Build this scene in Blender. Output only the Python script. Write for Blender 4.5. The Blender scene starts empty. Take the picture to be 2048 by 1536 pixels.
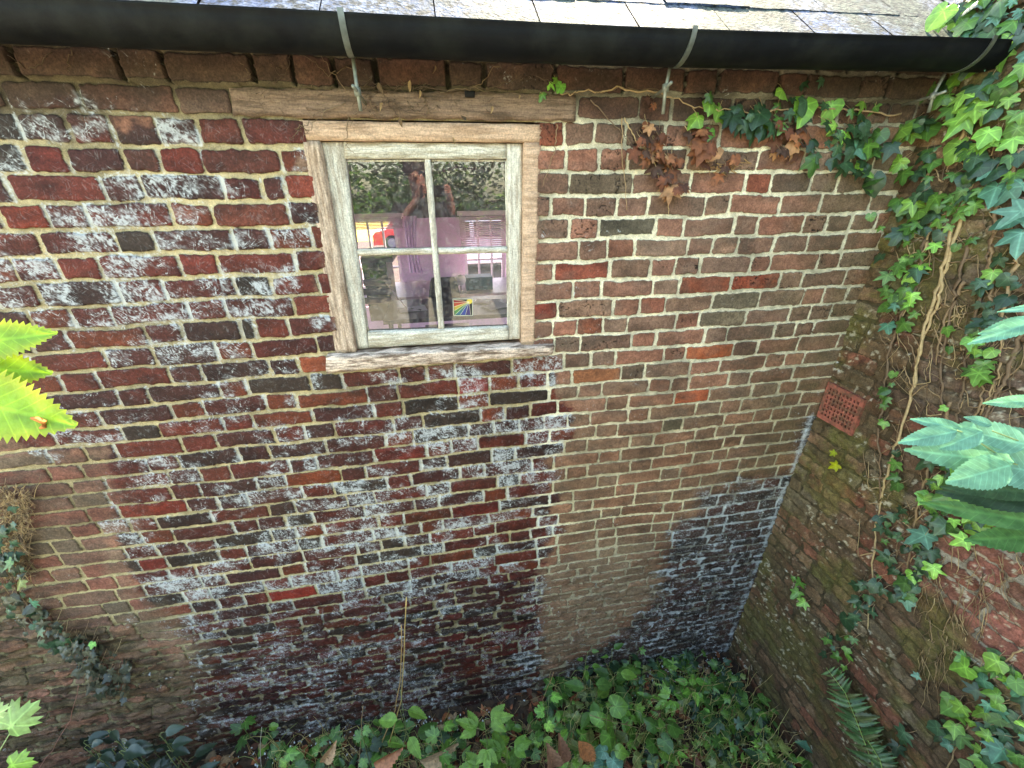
import bpy, math, random
import numpy as np
from mathutils import Vector, Matrix

random.seed(7)
RNG = np.random.default_rng(11)
SC = bpy.context.scene
COL = SC.collection

# ------------------------------------------------------------------ camera
CAM = np.array([0.0, -1.51882546, -0.21041060])
FPX, YAW, PIT, ROL = 795.6, 0.16506, 0.449997, -0.0120616   # focal length in pixels of a 2048 px wide picture


def cam_axes():
    cy, sy, cp, sp = math.cos(YAW), math.sin(YAW), math.cos(PIT), math.sin(PIT)
    fw = np.array([sy * cp, cy * cp, -sp]); rt = np.array([cy, -sy, 0.0]); up = np.cross(rt, fw)
    c, s = math.cos(ROL), math.sin(ROL)
    return c * rt + s * up, -s * rt + c * up, fw


RT, UP, FW = cam_axes()
cam_data = bpy.data.cameras.new('camera')
cam = bpy.data.objects.new('camera', cam_data); COL.objects.link(cam)
cam_data.sensor_width = 36.0
cam_data.lens = FPX / 2048 * 36.0
cam_data.clip_start = 0.02
cam_data.clip_end = 600
cam.matrix_world = Matrix(((RT[0], UP[0], -FW[0], CAM[0]), (RT[1], UP[1], -FW[1], CAM[1]),
                           (RT[2], UP[2], -FW[2], CAM[2]), (0, 0, 0, 1)))
SC.camera = cam

# ------------------------------------------------------------------ sky, sun, exposure
SUN_EL, SUN_AZ = math.radians(47), math.radians(28)      # azimuth from +Y (behind the building) towards +X
world = bpy.data.worlds.new('World'); SC.world = world; world.use_nodes = True
wn = world.node_tree
sky = wn.nodes.new('ShaderNodeTexSky'); sky.sky_type = 'NISHITA'; sky.sun_disc = False
sky.sun_elevation = SUN_EL; sky.sun_rotation = SUN_AZ
bg = wn.nodes['Background']; bg.inputs[1].default_value = 0.15
wn.links.new(sky.outputs[0], bg.inputs[0])
sd = bpy.data.lights.new('sun', 'SUN'); sd.energy = 3.0; sd.angle = math.radians(0.5); sd.color = (1, 0.95, 0.87)
sun = bpy.data.objects.new('sun', sd); COL.objects.link(sun)
sdir = Vector((math.sin(SUN_AZ) * math.cos(SUN_EL), math.cos(SUN_AZ) * math.cos(SUN_EL), math.sin(SUN_EL)))
sun.rotation_euler = sdir.to_track_quat('Z', 'Y').to_euler()
SC.view_settings.view_transform = 'Standard'; SC.view_settings.look = 'None'
SC.view_settings.gamma = 1.0; SC.view_settings.exposure = 3.25
SC.view_settings.use_white_balance = True; SC.view_settings.white_balance_temperature = 8200; SC.view_settings.white_balance_tint = 4
SC.cycles.max_bounces = 8; SC.cycles.transparent_max_bounces = 12

H = 0.0758          # height of one brick course
CX = 1.87           # inner corner between the two walls


# ------------------------------------------------------------------ geometry helpers
def ray(u, v):
    return (u - 1024) * RT - (v - 768) * UP + FPX * FW


def atY(u, v, Y=0.0):                      # point of the picture carried to the plane y = Y
    d = ray(u, v); t = (Y - CAM[1]) / d[1]
    return CAM + t * d


def atX(u, v, X=CX):
    d = ray(u, v); t = (X - CAM[0]) / d[0]
    return CAM + t * d


def atZ(u, v, Z):
    d = ray(u, v); t = (Z - CAM[2]) / d[2]
    return CAM + t * d


def proj(p):
    q = np.asarray(p, float) - CAM
    w = q @ FW
    return 1024 + FPX * (q @ RT) / w, 768 - FPX * (q @ UP) / w


def lin(c, g=1.0):
    c = np.asarray(c, float) / 255.0
    return np.where(c <= 0.04045, c / 12.92, ((c + 0.055) / 1.055) ** 2.4) * g


def smooth(a, b, x):
    t = np.clip((x - a) / (b - a), 0, 1)
    return t * t * (3 - 2 * t)


def hash2(i, j, s):
    n = (i.astype(np.int64) * 374761393 + j.astype(np.int64) * 668265263 + s * 1442695041) & 0xFFFFFFFF
    n = ((n ^ (n >> 13)) * 1274126177) & 0xFFFFFFFF
    n = ((n ^ (n >> 16)) * 2246822519) & 0xFFFFFFFF
    return ((n ^ (n >> 15)) & 0xFFFFFF) / float(0xFFFFFF)


def vnoise(x, y, s):
    xi, yi = np.floor(x), np.floor(y)
    fx, fy = x - xi, y - yi
    fx = fx * fx * (3 - 2 * fx); fy = fy * fy * (3 - 2 * fy)
    a, b = hash2(xi, yi, s), hash2(xi + 1, yi, s)
    c, d = hash2(xi, yi + 1, s), hash2(xi + 1, yi + 1, s)
    return (a + (b - a) * fx) * (1 - fy) + (c + (d - c) * fx) * fy


def fbm(x, y, s, o=4, gain=0.5):
    t = 0; a = 1.0; n = 0
    for k in range(o):
        t = t + a * vnoise(x * 2 ** k + 17.3 * k, y * 2 ** k - 9.1 * k, s + k * 31)
        n += a; a *= gain
    return t / n


def ridge(x, y, s, o=3):
    return 1 - np.abs(2 * fbm(x, y, s, o) - 1)


def poly_sd(px, py, poly):                 # signed distance to a polygon, positive inside
    d = np.full(px.shape, 1e9); ins = np.zeros(px.shape, bool)
    n = len(poly)
    for i in range(n):
        x1, y1 = poly[i]; x2, y2 = poly[(i + 1) % n]
        ex, ey = x2 - x1, y2 - y1
        t = np.clip(((px - x1) * ex + (py - y1) * ey) / (ex * ex + ey * ey + 1e-12), 0, 1)
        d = np.minimum(d, np.hypot(px - x1 - t * ex, py - y1 - t * ey))
        c = ((y1 > py) != (y2 > py))
        if ey != 0:
            ins ^= c & (px < ex * (py - y1) / ey + x1)
    return np.where(ins, d, -d)


def upsample(f, xs, zs, step=6):           # evaluate f on a coarse grid, then bilinear
    cx = np.linspace(xs[0], xs[-1], max(2, len(xs) // step)); cz = np.linspace(zs[0], zs[-1], max(2, len(zs) // step))
    g = f(*np.meshgrid(cx, cz))
    ix = np.interp(xs, *( (cx, np.arange(len(cx))) if cx[1] > cx[0] else (cx[::-1], np.arange(len(cx))[::-1]) ))
    iz = np.interp(zs, *( (cz, np.arange(len(cz))) if cz[1] > cz[0] else (cz[::-1], np.arange(len(cz))[::-1]) ))
    x0 = np.clip(np.floor(ix).astype(int), 0, len(cx) - 2); z0 = np.clip(np.floor(iz).astype(int), 0, len(cz) - 2)
    fx = (ix - x0)[None, :]; fz = (iz - z0)[:, None]
    a = g[z0][:, x0]; b = g[z0][:, x0 + 1]; c = g[z0 + 1][:, x0]; d = g[z0 + 1][:, x0 + 1]
    return (a + (b - a) * fx) * (1 - fz) + (c + (d - c) * fx) * fz


# ------------------------------------------------------------------ object helpers
def tag(o, label=None, cat=None, group=None, kind=None):
    if label: o['label'] = label
    if cat: o['category'] = cat
    if group: o['group'] = group
    if kind: o['kind'] = kind
    return o


def thing(name, label, cat, loc=(0, 0, 0), group=None):
    o = bpy.data.objects.new(name, None); COL.objects.link(o)
    o.location = [float(a) for a in loc]; o.empty_display_size = 0.1
    return tag(o, label, cat, group)


class MB:
    """collects pieces and links them as one mesh object, world coordinates"""
    def __init__(s):
        s.v = []; s.f = []; s.c = []; s.uv = []; s.n = 0

    def add(s, v, f, c=(1, 1, 1), uv=None):
        v = np.asarray(v, float).reshape(-1, 3)
        s.v.append(v)
        s.f.extend([tuple(i + s.n for i in q) for q in f])
        c = np.asarray(c, float)
        if c.ndim == 1: c = np.tile(c, (len(v), 1))
        s.c.append(c)
        s.uv.append(np.zeros((len(v), 2)) if uv is None else np.asarray(uv, float))
        s.n += len(v)

    def box(s, lo, hi, c=(1, 1, 1), M=None):
        x0, y0, z0 = lo; x1, y1, z1 = hi
        v = np.array([(x0, y0, z0), (x1, y0, z0), (x1, y1, z0), (x0, y1, z0), (x0, y0, z1), (x1, y0, z1), (x1, y1, z1), (x0, y1, z1)], float)
        if M is not None: v = (M @ np.c_[v, np.ones(8)].T).T[:, :3]
        s.add(v, [(0, 3, 2, 1), (4, 5, 6, 7), (0, 1, 5, 4), (1, 2, 6, 5), (2, 3, 7, 6), (3, 0, 4, 7)], c)

    def quadbar(s, q, y0, y1, c=(1, 1, 1), nl=24, ns=4, amp=0.0012, seed=1):
        """board whose front is the quad q (tl,tr,br,bl in x,z), front at y0, back at y1, slightly uneven"""
        q = np.asarray(q, float)
        L = max(np.linalg.norm(q[1] - q[0]), 1e-3); Wd = max(np.linalg.norm(q[3] - q[0]), 1e-3)
        nu, nv = (nl, ns) if L >= Wd else (ns, nl)
        prof = [(-0.0, 1)]
        us = np.linspace(0, 1, nu + 1); vs = np.linspace(0, 1, nv + 1)
        pts = []; b = 0.0022
        for j, t in enumerate(vs):
            for i, u in enumerate(us):
                p = (q[0] * (1 - u) + q[1] * u) * (1 - t) + (q[3] * (1 - u) + q[2] * u) * t
                edge = (i in (0, nu)) or (j in (0, nv))
                n = float(vnoise(np.array([p[0] * 31 + seed]), np.array([p[1] * 31]), seed)[0]) - 0.5
                pts.append((p[0] + (n * amp if i in (0, nu) else 0), y0 + (b if edge else 0) + n * amp, p[1] + (n * amp if j in (0, nv) else 0)))
        nf = len(pts)
        fc = []
        for j in range(nv):
            for i in range(nu):
                a = j * (nu + 1) + i
                fc.append((a, a + nu + 1, a + nu + 2, a + 1))
        ring = [i for i in range(nu + 1)] + [j * (nu + 1) + nu for j in range(1, nv + 1)] + \
               [nv * (nu + 1) + i for i in range(nu - 1, -1, -1)] + [j * (nu + 1) for j in range(nv - 1, 0, -1)]
        back = []
        for r in ring:
            p = pts[r]; pts.append((p[0], y1, p[2])); back.append(len(pts) - 1)
        m = len(ring)
        for k in range(m):
            fc.append((ring[k], ring[(k + 1) % m], back[(k + 1) % m], back[k]))
        fc.append(tuple(back))
        s.add(pts, fc, c)

    def tube(s, pts, r, c=(1, 1, 1), n=6, cap=True):
        pts = [np.asarray(p, float) for p in pts]
        if np.isscalar(r): r = [r] * len(pts)
        V = []; F = []
        ref = np.array([0.13, 0.31, 0.94])
        for i, p in enumerate(pts):
            d = pts[min(i + 1, len(pts) - 1)] - pts[max(i - 1, 0)]
            d = d / (np.linalg.norm(d) + 1e-12)
            a = np.cross(d, ref); la = np.linalg.norm(a)
            a = a / la if la > 1e-3 else np.array([1.0, 0, 0])
            b = np.cross(d, a)
            for k in range(n):
                t = 2 * math.pi * k / n
                V.append(p + r[i] * (math.cos(t) * a + math.sin(t) * b))
        for i in range(len(pts) - 1):
            for k in range(n):
                F.append((i * n + k, i * n + (k + 1) % n, (i + 1) * n + (k + 1) % n, (i + 1) * n + k))
        if cap:
            F.append(tuple(range(n))[::-1]); F.append(tuple((len(pts) - 1) * n + k for k in range(n)))
        s.add(V, F, c)

    def build(s, name, mat, parent=None, flat=False, sub=0):
        V = np.concatenate(s.v); C = np.concatenate(s.c); U = np.concatenate(s.uv)
        off = np.zeros(3)
        if parent is not None:
            off = np.array(parent.matrix_world.translation) if parent.parent else np.array(parent.location)
            if parent.parent: off = np.array(parent.parent.location) + np.array(parent.location)
        V = V - off
        me = bpy.data.meshes.new(name)
        me.from_pydata(V.tolist(), [], s.f)
        me.validate()
        if len(me.vertices) == len(C):
            a = me.attributes.new('Col', 'FLOAT_COLOR', 'POINT')
            a.data.foreach_set('color', np.c_[C, np.ones(len(C))].astype(np.float32).ravel())
            b = me.attributes.new('leafuv', 'FLOAT_VECTOR', 'POINT')
            b.data.foreach_set('vector', np.c_[U, np.zeros(len(U))].astype(np.float32).ravel())
        if not flat: me.polygons.foreach_set('use_smooth', [True] * len(me.polygons))
        me.materials.append(mat)
        o = bpy.data.objects.new(name, me); COL.objects.link(o)
        if parent is not None: o.parent = parent
        if sub:
            m = o.modifiers.new('s', 'SUBSURF'); m.levels = sub; m.render_levels = sub
        return o


def grid_mesh(name, P, keep, CB, CM, AUX, mat, parent):
    nz, nx = P.shape[:2]
    idx = np.arange(nz * nx).reshape(nz, nx)
    a, b, c, d = idx[:-1, :-1], idx[:-1, 1:], idx[1:, 1:], idx[1:, :-1]
    q = np.stack([a, d, c, b], -1)[keep]
    q = q.reshape(-1, 4)
    me = bpy.data.meshes.new(name)
    me.vertices.add(nz * nx); me.vertices.foreach_set('co', P.reshape(-1).astype(np.float32))
    me.loops.add(len(q) * 4); me.loops.foreach_set('vertex_index', q.reshape(-1).astype(np.int32))
    me.polygons.add(len(q)); me.polygons.foreach_set('loop_start', (np.arange(len(q)) * 4).astype(np.int32))
    me.polygons.foreach_set('loop_total', np.full(len(q), 4, np.int32))
    me.update(calc_edges=True)
    me.polygons.foreach_set('use_smooth', np.ones(len(q), bool))
    one = np.ones((nz * nx, 1))
    for nm, A in (('ColBrick', CB), ('ColMortar', CM), ('Aux', AUX)):
        at = me.attributes.new(nm, 'FLOAT_COLOR', 'POINT')
        at.data.foreach_set('color', np.concatenate([A.reshape(-1, 3), one], 1).astype(np.float32).ravel())
    me.materials.append(mat)
    o = bpy.data.objects.new(name, me); COL.objects.link(o)
    if parent is not None: o.parent = parent
    return o


# ------------------------------------------------------------------ materials
def mat(name, col=None, rough=0.6, attr=False, noise=0.0, nscale=40.0, bump=0.0, bscale=120.0, metal=0.0, spec=0.5,
        stretch=None, second=None, trans=0.0, veins=0.0, emit=0.0):
    m = bpy.data.materials.new(name); m.use_nodes = True
    nt = m.node_tree; L = nt.links; N = nt.nodes
    b = N['Principled BSDF']
    b.inputs['Roughness'].default_value = rough; b.inputs['Metallic'].default_value = metal
    b.inputs['Specular IOR Level'].default_value = spec
    tc = N.new('ShaderNodeTexCoord'); vec = tc.outputs['Object']
    if stretch:
        mp = N.new('ShaderNodeMapping'); mp.inputs['Scale'].default_value = stretch
        L.new(vec, mp.inputs[0]); vec = mp.outputs[0]
    if attr:
        a = N.new('ShaderNodeAttribute'); a.attribute_name = 'Col'; src = a.outputs['Color']
    else:
        r = N.new('ShaderNodeRGB'); r.outputs[0].default_value = (*col, 1); src = r.outputs[0]
    if second is not None:
        n2 = N.new('ShaderNodeTexNoise'); n2.inputs['Scale'].default_value = nscale * 0.45; n2.inputs['Detail'].default_value = 8
        n2.inputs['Roughness'].default_value = 0.68
        L.new(vec, n2.inputs['Vector'])
        cr = N.new('ShaderNodeValToRGB'); cr.color_ramp.elements[0].position = 0.44; cr.color_ramp.elements[1].position = 0.58
        L.new(n2.outputs[0], cr.inputs[0])
        mx = N.new('ShaderNodeMix'); mx.data_type = 'RGBA'
        L.new(cr.outputs[0], mx.inputs[0]); L.new(src, mx.inputs[6]); mx.inputs[7].default_value = (*second, 1)
        src = mx.outputs[2]
    if stretch:
        nk = N.new('ShaderNodeTexNoise'); nk.inputs['Scale'].default_value = 34; nk.inputs['Detail'].default_value = 5; L.new(vec, nk.inputs['Vector'])
        s1 = N.new('ShaderNodeMath'); s1.operation = 'SUBTRACT'; s1.inputs[1].default_value = 0.5; L.new(nk.outputs[0], s1.inputs[0])
        s2 = N.new('ShaderNodeMath'); s2.operation = 'ABSOLUTE'; L.new(s1.outputs[0], s2.inputs[0])
        s3 = N.new('ShaderNodeMapRange'); s3.inputs[1].default_value = 0.0; s3.inputs[2].default_value = 0.022; s3.inputs[3].default_value = 0.58; s3.inputs[4].default_value = 1.0; L.new(s2.outputs[0], s3.inputs[0])
        nz = N.new('ShaderNodeTexNoise'); nz.inputs['Scale'].default_value = 190; nz.inputs['Detail'].default_value = 5; L.new(tc.outputs['Object'], nz.inputs['Vector'])
        s4 = N.new('ShaderNodeMapRange'); s4.inputs[1].default_value = 0.3; s4.inputs[2].default_value = 0.7; s4.inputs[3].default_value = 0.72; s4.inputs[4].default_value = 1.2; L.new(nz.outputs[0], s4.inputs[0])
        s5 = N.new('ShaderNodeMath'); s5.operation = 'MULTIPLY'; L.new(s3.outputs[0], s5.inputs[0]); L.new(s4.outputs[0], s5.inputs[1])
        vk = N.new('ShaderNodeVectorMath'); vk.operation = 'SCALE'; L.new(src, vk.inputs[0]); L.new(s5.outputs[0], vk.inputs['Scale']); src = vk.outputs[0]
    if noise:
        n = N.new('ShaderNodeTexNoise'); n.inputs['Scale'].default_value = nscale; n.inputs['Detail'].default_value = 6
        L.new(vec, n.inputs['Vector'])
        mr = N.new('ShaderNodeMapRange'); mr.inputs[1].default_value = 0.25; mr.inputs[2].default_value = 0.75
        mr.inputs[3].default_value = 1 - noise; mr.inputs[4].default_value = 1 + noise
        L.new(n.outputs[0], mr.inputs[0])
        vm = N.new('ShaderNodeVectorMath'); vm.operation = 'SCALE'
        L.new(src, vm.inputs[0]); L.new(mr.outputs[0], vm.inputs['Scale']); src = vm.outputs[0]
    if veins < 0:
        a2 = N.new('ShaderNodeAttribute'); a2.attribute_name = 'leafuv'
        sx = N.new('ShaderNodeSeparateXYZ'); L.new(a2.outputs['Vector'], sx.inputs[0])
        an = N.new('ShaderNodeMath'); an.operation = 'ARCTAN2'; L.new(sx.outputs[1], an.inputs[0]); L.new(sx.outputs[0], an.inputs[1])
        pp = N.new('ShaderNodeMath'); pp.operation = 'PINGPONG'; pp.inputs[1].default_value = 0.5; L.new(an.outputs[0], pp.inputs[0])
        ln = N.new('ShaderNodeVectorMath'); ln.operation = 'LENGTH'; L.new(a2.outputs['Vector'], ln.inputs[0])
        ml = N.new('ShaderNodeMath'); ml.operation = 'MULTIPLY'; L.new(pp.outputs[0], ml.inputs[0]); L.new(ln.outputs['Value'], ml.inputs[1])
        m1 = N.new('ShaderNodeMapRange'); m1.inputs[1].default_value = 0.0; m1.inputs[2].default_value = 0.045; m1.inputs[3].default_value = 1 - veins; m1.inputs[4].default_value = 1; L.new(ml.outputs[0], m1.inputs[0])
        vm = N.new('ShaderNodeVectorMath'); vm.operation = 'SCALE'; L.new(src, vm.inputs[0]); L.new(m1.outputs[0], vm.inputs['Scale']); src = vm.outputs[0]
    if veins > 0:
        a2 = N.new('ShaderNodeAttribute'); a2.attribute_name = 'leafuv'
        sx = N.new('ShaderNodeSeparateXYZ'); L.new(a2.outputs['Vector'], sx.inputs[0])
        ab = N.new('ShaderNodeMath'); ab.operation = 'ABSOLUTE'; L.new(sx.outputs[1], ab.inputs[0])
        k = N.new('ShaderNodeMath'); k.operation = 'MULTIPLY_ADD'; k.inputs[1].default_value = -0.55
        L.new(ab.outputs[0], k.inputs[0]); L.new(sx.outputs[0], k.inputs[2])
        ml = N.new('ShaderNodeMath'); ml.operation = 'MULTIPLY'; ml.inputs[1].default_value = 11; L.new(k.outputs[0], ml.inputs[0])
        fr = N.new('ShaderNodeMath'); fr.operation = 'PINGPONG'; fr.inputs[1].default_value = 0.5; L.new(ml.outputs[0], fr.inputs[0])
        m1 = N.new('ShaderNodeMapRange'); m1.inputs[1].default_value = 0.0; m1.inputs[2].default_value = 0.09
        m1.inputs[3].default_value = 1; m1.inputs[4].default_value = 0; L.new(fr.outputs[0], m1.inputs[0])
        m2 = N.new('ShaderNodeMapRange'); m2.inputs[1].default_value = 0.008; m2.inputs[2].default_value = 0.035
        m2.inputs[3].default_value = 1; m2.inputs[4].default_value = 0; L.new(ab.outputs[0], m2.inputs[0])
        mxx = N.new('ShaderNodeMath'); mxx.operation = 'MAXIMUM'; L.new(m1.outputs[0], mxx.inputs[0]); L.new(m2.outputs[0], mxx.inputs[1])
        sc = N.new('ShaderNodeMath'); sc.operation = 'MULTIPLY_ADD'; sc.inputs[1].default_value = veins; sc.inputs[2].default_value = 1
        L.new(mxx.outputs[0], sc.inputs[0])
        vm = N.new('ShaderNodeVectorMath'); vm.operation = 'SCALE'
        L.new(src, vm.inputs[0]); L.new(sc.outputs[0], vm.inputs['Scale']); src = vm.outputs[0]
    L.new(src, b.inputs['Base Color'])
    if bump:
        nb = N.new('ShaderNodeTexNoise'); nb.inputs['Scale'].default_value = bscale; nb.inputs['Detail'].default_value = 8
        L.new(vec, nb.inputs['Vector'])
        bp = N.new('ShaderNodeBump'); bp.inputs['Strength'].default_value = bump; bp.inputs['Distance'].default_value = 0.004
        L.new(nb.outputs[0], bp.inputs['Height']); L.new(bp.outputs[0], b.inputs['Normal'])
    if trans:
        tr = N.new('ShaderNodeBsdfTranslucent'); L.new(src, tr.inputs[0])
        ms = N.new('ShaderNodeMixShader'); ms.inputs[0].default_value = trans
        out = N['Material Output']
        L.new(b.outputs[0], ms.inputs[1]); L.new(tr.outputs[0], ms.inputs[2]); L.new(ms.outputs[0], out.inputs[0])
    return m


def wall_mat(name):
    """brick and mortar colours and the distance to the brick edge come from the mesh; fine grain, edges and salt threads are noise"""
    m = bpy.data.materials.new(name); m.use_nodes = True
    nt = m.node_tree; L = nt.links; N = nt.nodes; b = N['Principled BSDF']
    tc = N.new('ShaderNodeTexCoord'); V = tc.outputs['Object']

    def attr(n_):
        a = N.new('ShaderNodeAttribute'); a.attribute_name = n_; return a.outputs['Color']

    def noise(sc, det=5, ro=0.65, vec=None):
        n_ = N.new('ShaderNodeTexNoise'); n_.inputs['Scale'].default_value = sc; n_.inputs['Detail'].default_value = det; n_.inputs['Roughness'].default_value = ro
        L.new(vec or V, n_.inputs['Vector']); return n_.outputs[0]

    def mth(op, a, c=None, d=None):
        n_ = N.new('ShaderNodeMath'); n_.operation = op
        for i_, x in enumerate((a, c, d)):
            if x is None: continue
            if isinstance(x, (int, float)): n_.inputs[i_].default_value = x
            else: L.new(x, n_.inputs[i_])
        return n_.outputs[0]

    def mrange(x, a, c, d, e):
        n_ = N.new('ShaderNodeMapRange'); n_.interpolation_type = 'SMOOTHSTEP'
        for i_, v_ in enumerate((a, c, d, e)): n_.inputs[i_ + 1].default_value = v_
        L.new(x, n_.inputs[0]); return n_.outputs[0]

    def mixc(f, a, c):
        n_ = N.new('ShaderNodeMix'); n_.data_type = 'RGBA'; L.new(f, n_.inputs[0]); L.new(a, n_.inputs[6])
        if isinstance(c, tuple): n_.inputs[7].default_value = c
        else: L.new(c, n_.inputs[7])
        return n_.outputs[2]

    def scale(col, f):
        n_ = N.new('ShaderNodeVectorMath'); n_.operation = 'SCALE'; L.new(col, n_.inputs[0]); L.new(f, n_.inputs['Scale']); return n_.outputs[0]
    sx = N.new('ShaderNodeSeparateColor'); L.new(attr('Aux'), sx.inputs[0])
    sdv, bl, ro = sx.outputs[0], sx.outputs[1], sx.outputs[2]          # edge distance in cm + 5, bloom, roughness
    g1 = noise(170, 6, 0.7); g2 = noise(420, 4, 0.7); g3 = noise(60, 5, 0.6)
    e = mth('ADD', sdv, mth('MULTIPLY', mth('SUBTRACT', g1, 0.5), 0.55))
    mask = mrange(e, 5.10, 4.90, 0.0, 1.0)
    brick = scale(attr('ColBrick'), mth('MULTIPLY', mrange(g1, 0.3, 0.7, 0.62, 1.36), mrange(g3, 0.3, 0.7, 0.82, 1.2)))
    mort = scale(attr('ColMortar'), mth('MULTIPLY', mrange(g2, 0.32, 0.68, 0.60, 1.25), mrange(g3, 0.3, 0.7, 0.8, 1.15)))
    col = mixc(mask, mort, brick)
    gap = mth('SUBTRACT', 1.0, mth('MULTIPLY', mrange(mth('ABSOLUTE', mth('SUBTRACT', e, 5.02)), 0.0, 0.20, 1.0, 0.0), mrange(g3, 0.4, 0.62, 0.15, 0.72)))
    col = scale(col, gap)
    # threads of salt, thin and crossing
    thr = None
    for k, (rot, sc) in enumerate((((0, 0.5, 0), (26, 20, 150)), ((0, -0.75, 0), (30, 20, 170)), ((0, 1.35, 0), (22, 20, 120)))):
        mp = N.new('ShaderNodeMapping'); mp.inputs['Rotation'].default_value = rot; L.new(V, mp.inputs[0])
        mp2 = N.new('ShaderNodeMapping'); mp2.inputs['Scale'].default_value = tuple(x / 10 for x in sc); mp2.inputs['Location'].default_value = (k * 3.1, 0, k); L.new(mp.outputs[0], mp2.inputs[0])
        n_ = noise(2.6, 3, 0.5, mp2.outputs[0])
        t = mrange(mth('ABSOLUTE', mth('SUBTRACT', n_, 0.5)), 0.003, 0.018, 1.0, 0.0)
        t = mth('MULTIPLY', t, mrange(noise(24 + 7 * k, 3, 0.6), 0.5, 0.62, 0, 1))
        thr = t if thr is None else mth('MAXIMUM', thr, t)
    b1 = mrange(mth('ADD', bl, mth('ADD', mth('MULTIPLY', mth('SUBTRACT', g1, 0.5), 1.5), mth('MULTIPLY', mth('SUBTRACT', g3, 0.5), 1.2))), 0.20, 1.15, 0.0, 0.78)
    b2 = mth('MULTIPLY', thr, mrange(bl, 0.03, 0.34, 0.0, 0.85))
    film = mth('MULTIPLY', mrange(bl, 0.12, 0.7, 0.0, 0.34), mrange(g3, 0.3, 0.7, 0.4, 1.0))
    bb = mth('MAXIMUM', mth('MAXIMUM', mth('MULTIPLY', b1, mrange(bl, 0.05, 0.8, 0.25, 1.0)), b2), film)
    col = mixc(bb, col, (*[float(x) for x in lin((198, 202, 202))], 1))
    L.new(col, b.inputs['Base Color']); L.new(ro, b.inputs['Roughness'])
    b.inputs['Specular IOR Level'].default_value = 0.3
    hgt = mth('ADD', mth('ADD', mth('MULTIPLY', mask, 0.9), mth('MULTIPLY', g1, 0.7)), mth('ADD', mth('MULTIPLY', g2, 0.4), mth('MULTIPLY', bb, 0.25)))
    bp = N.new('ShaderNodeBump'); bp.inputs['Strength'].default_value = 0.75; bp.inputs['Distance'].default_value = 0.003
    L.new(hgt, bp.inputs['Height']); L.new(bp.outputs[0], b.inputs['Normal'])
    return m


M = {}
M['brick'] = wall_mat('weathered_brick')
M['plain_brick'] = mat('plain_brick', lin((120, 75, 62)), 0.85, noise=0.3, nscale=30)
M['old_wood'] = mat('old_wood', lin((134, 108, 88)), 0.8, noise=0.38, nscale=26, bump=0.6, bscale=60, stretch=(0.6, 2, 5.5), second=lin((98, 76, 58)))
M['old_wood_v'] = mat('old_wood_upright', lin((196, 172, 150)), 0.8, noise=0.38, nscale=26, bump=0.6, bscale=60, stretch=(5.5, 2, 0.6), second=lin((150, 124, 102)))
M['frame_h'] = mat('frame_head_wood', lin((206, 172, 144)), 0.75, noise=0.22, nscale=24, bump=0.4, bscale=60, stretch=(0.5, 2, 5), second=lin((176, 142, 114)))
M['paint_h'] = mat('flaking_paint', lin((212, 206, 190)), 0.7, noise=0.26, nscale=30, bump=0.5, bscale=70, stretch=(0.6, 2, 5), second=lin((172, 160, 138)))
M['paint_v'] = mat('flaking_paint_upright', lin((210, 204, 188)), 0.7, noise=0.26, nscale=30, bump=0.5, bscale=70, stretch=(5, 2, 0.6), second=lin((176, 164, 146)))
M['sill'] = mat('weathered_sill', lin((220, 196, 176)), 0.8, noise=0.4, nscale=34, bump=0.8, bscale=50, stretch=(0.7, 2, 4), second=lin((120, 98, 82)))
M['gutter'] = mat('black_plastic', lin((13, 15, 18)), 0.6, spec=0.14, noise=0.5, nscale=16, bump=0.12, bscale=200, second=lin((24, 26, 25)))
M['zinc'] = mat('galvanised_steel', lin((132, 134, 120)), 0.5, noise=0.3, nscale=60, metal=0.35)
M['leaf'] = mat('leaf', rough=0.36, attr=True, noise=0.3, nscale=60, trans=0.2, veins=-0.6, bump=0.25, bscale=90)
M['leafv'] = mat('veined_leaf', rough=0.5, attr=True, noise=0.32, nscale=45, trans=0.3, veins=0.4, bump=0.4, bscale=160)
M['shiny'] = mat('glossy_leaf', rough=0.34, attr=True, noise=0.15, nscale=60)
M['dead'] = mat('dead_leaf', rough=0.75, attr=True, noise=0.45, nscale=70, trans=0.12, bump=0.6, bscale=70)
M['stem'] = mat('stem', rough=0.7, attr=True, noise=0.25, nscale=90, bump=0.3)
M['soil'] = mat('soil', lin((52, 40, 30)), 0.95, noise=0.5, nscale=35, bump=1.0, bscale=50, second=lin((74, 56, 40)))
M['terracotta'] = mat('terracotta', lin((160, 88, 70)), 0.85, noise=0.4, nscale=60, bump=0.6, second=lin((112, 76, 56)))
M['black'] = mat('shade_black', lin((12, 10, 9)), 0.9)
M['plaster'] = mat('lilac_plaster', lin((236, 206, 234)), 0.9, noise=0.04)
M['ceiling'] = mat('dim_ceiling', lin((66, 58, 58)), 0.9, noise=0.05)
M['carpet'] = mat('carpet', lin((92, 78, 98)), 0.95, noise=0.2)
M['white'] = mat('white_paint', lin((225, 220, 225)), 0.5)
M['blind'] = mat('blind', lin((222, 200, 214)), 0.6)
M['desk'] = mat('desk_board', lin((190, 164, 176)), 0.5, noise=0.1)
M['darkplastic'] = mat('dark_plastic', lin((38, 34, 42)), 0.4)
M['greyplastic'] = mat('grey_plastic', lin((110, 100, 112)), 0.45)
M['paper'] = mat('paper', lin((228, 226, 232)), 0.8)
M['clothblue'] = mat('lilac_cloth', lin((214, 196, 224)), 0.9, noise=0.1, trans=0.5)
M['redpaint'] = mat('red_car_paint', lin((196, 40, 34)), 0.25)
M['whitepaint'] = mat('white_car_paint', lin((225, 226, 228)), 0.25)
M['carglass'] = mat('dark_glass', lin((22, 26, 30)), 0.08)
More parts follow.
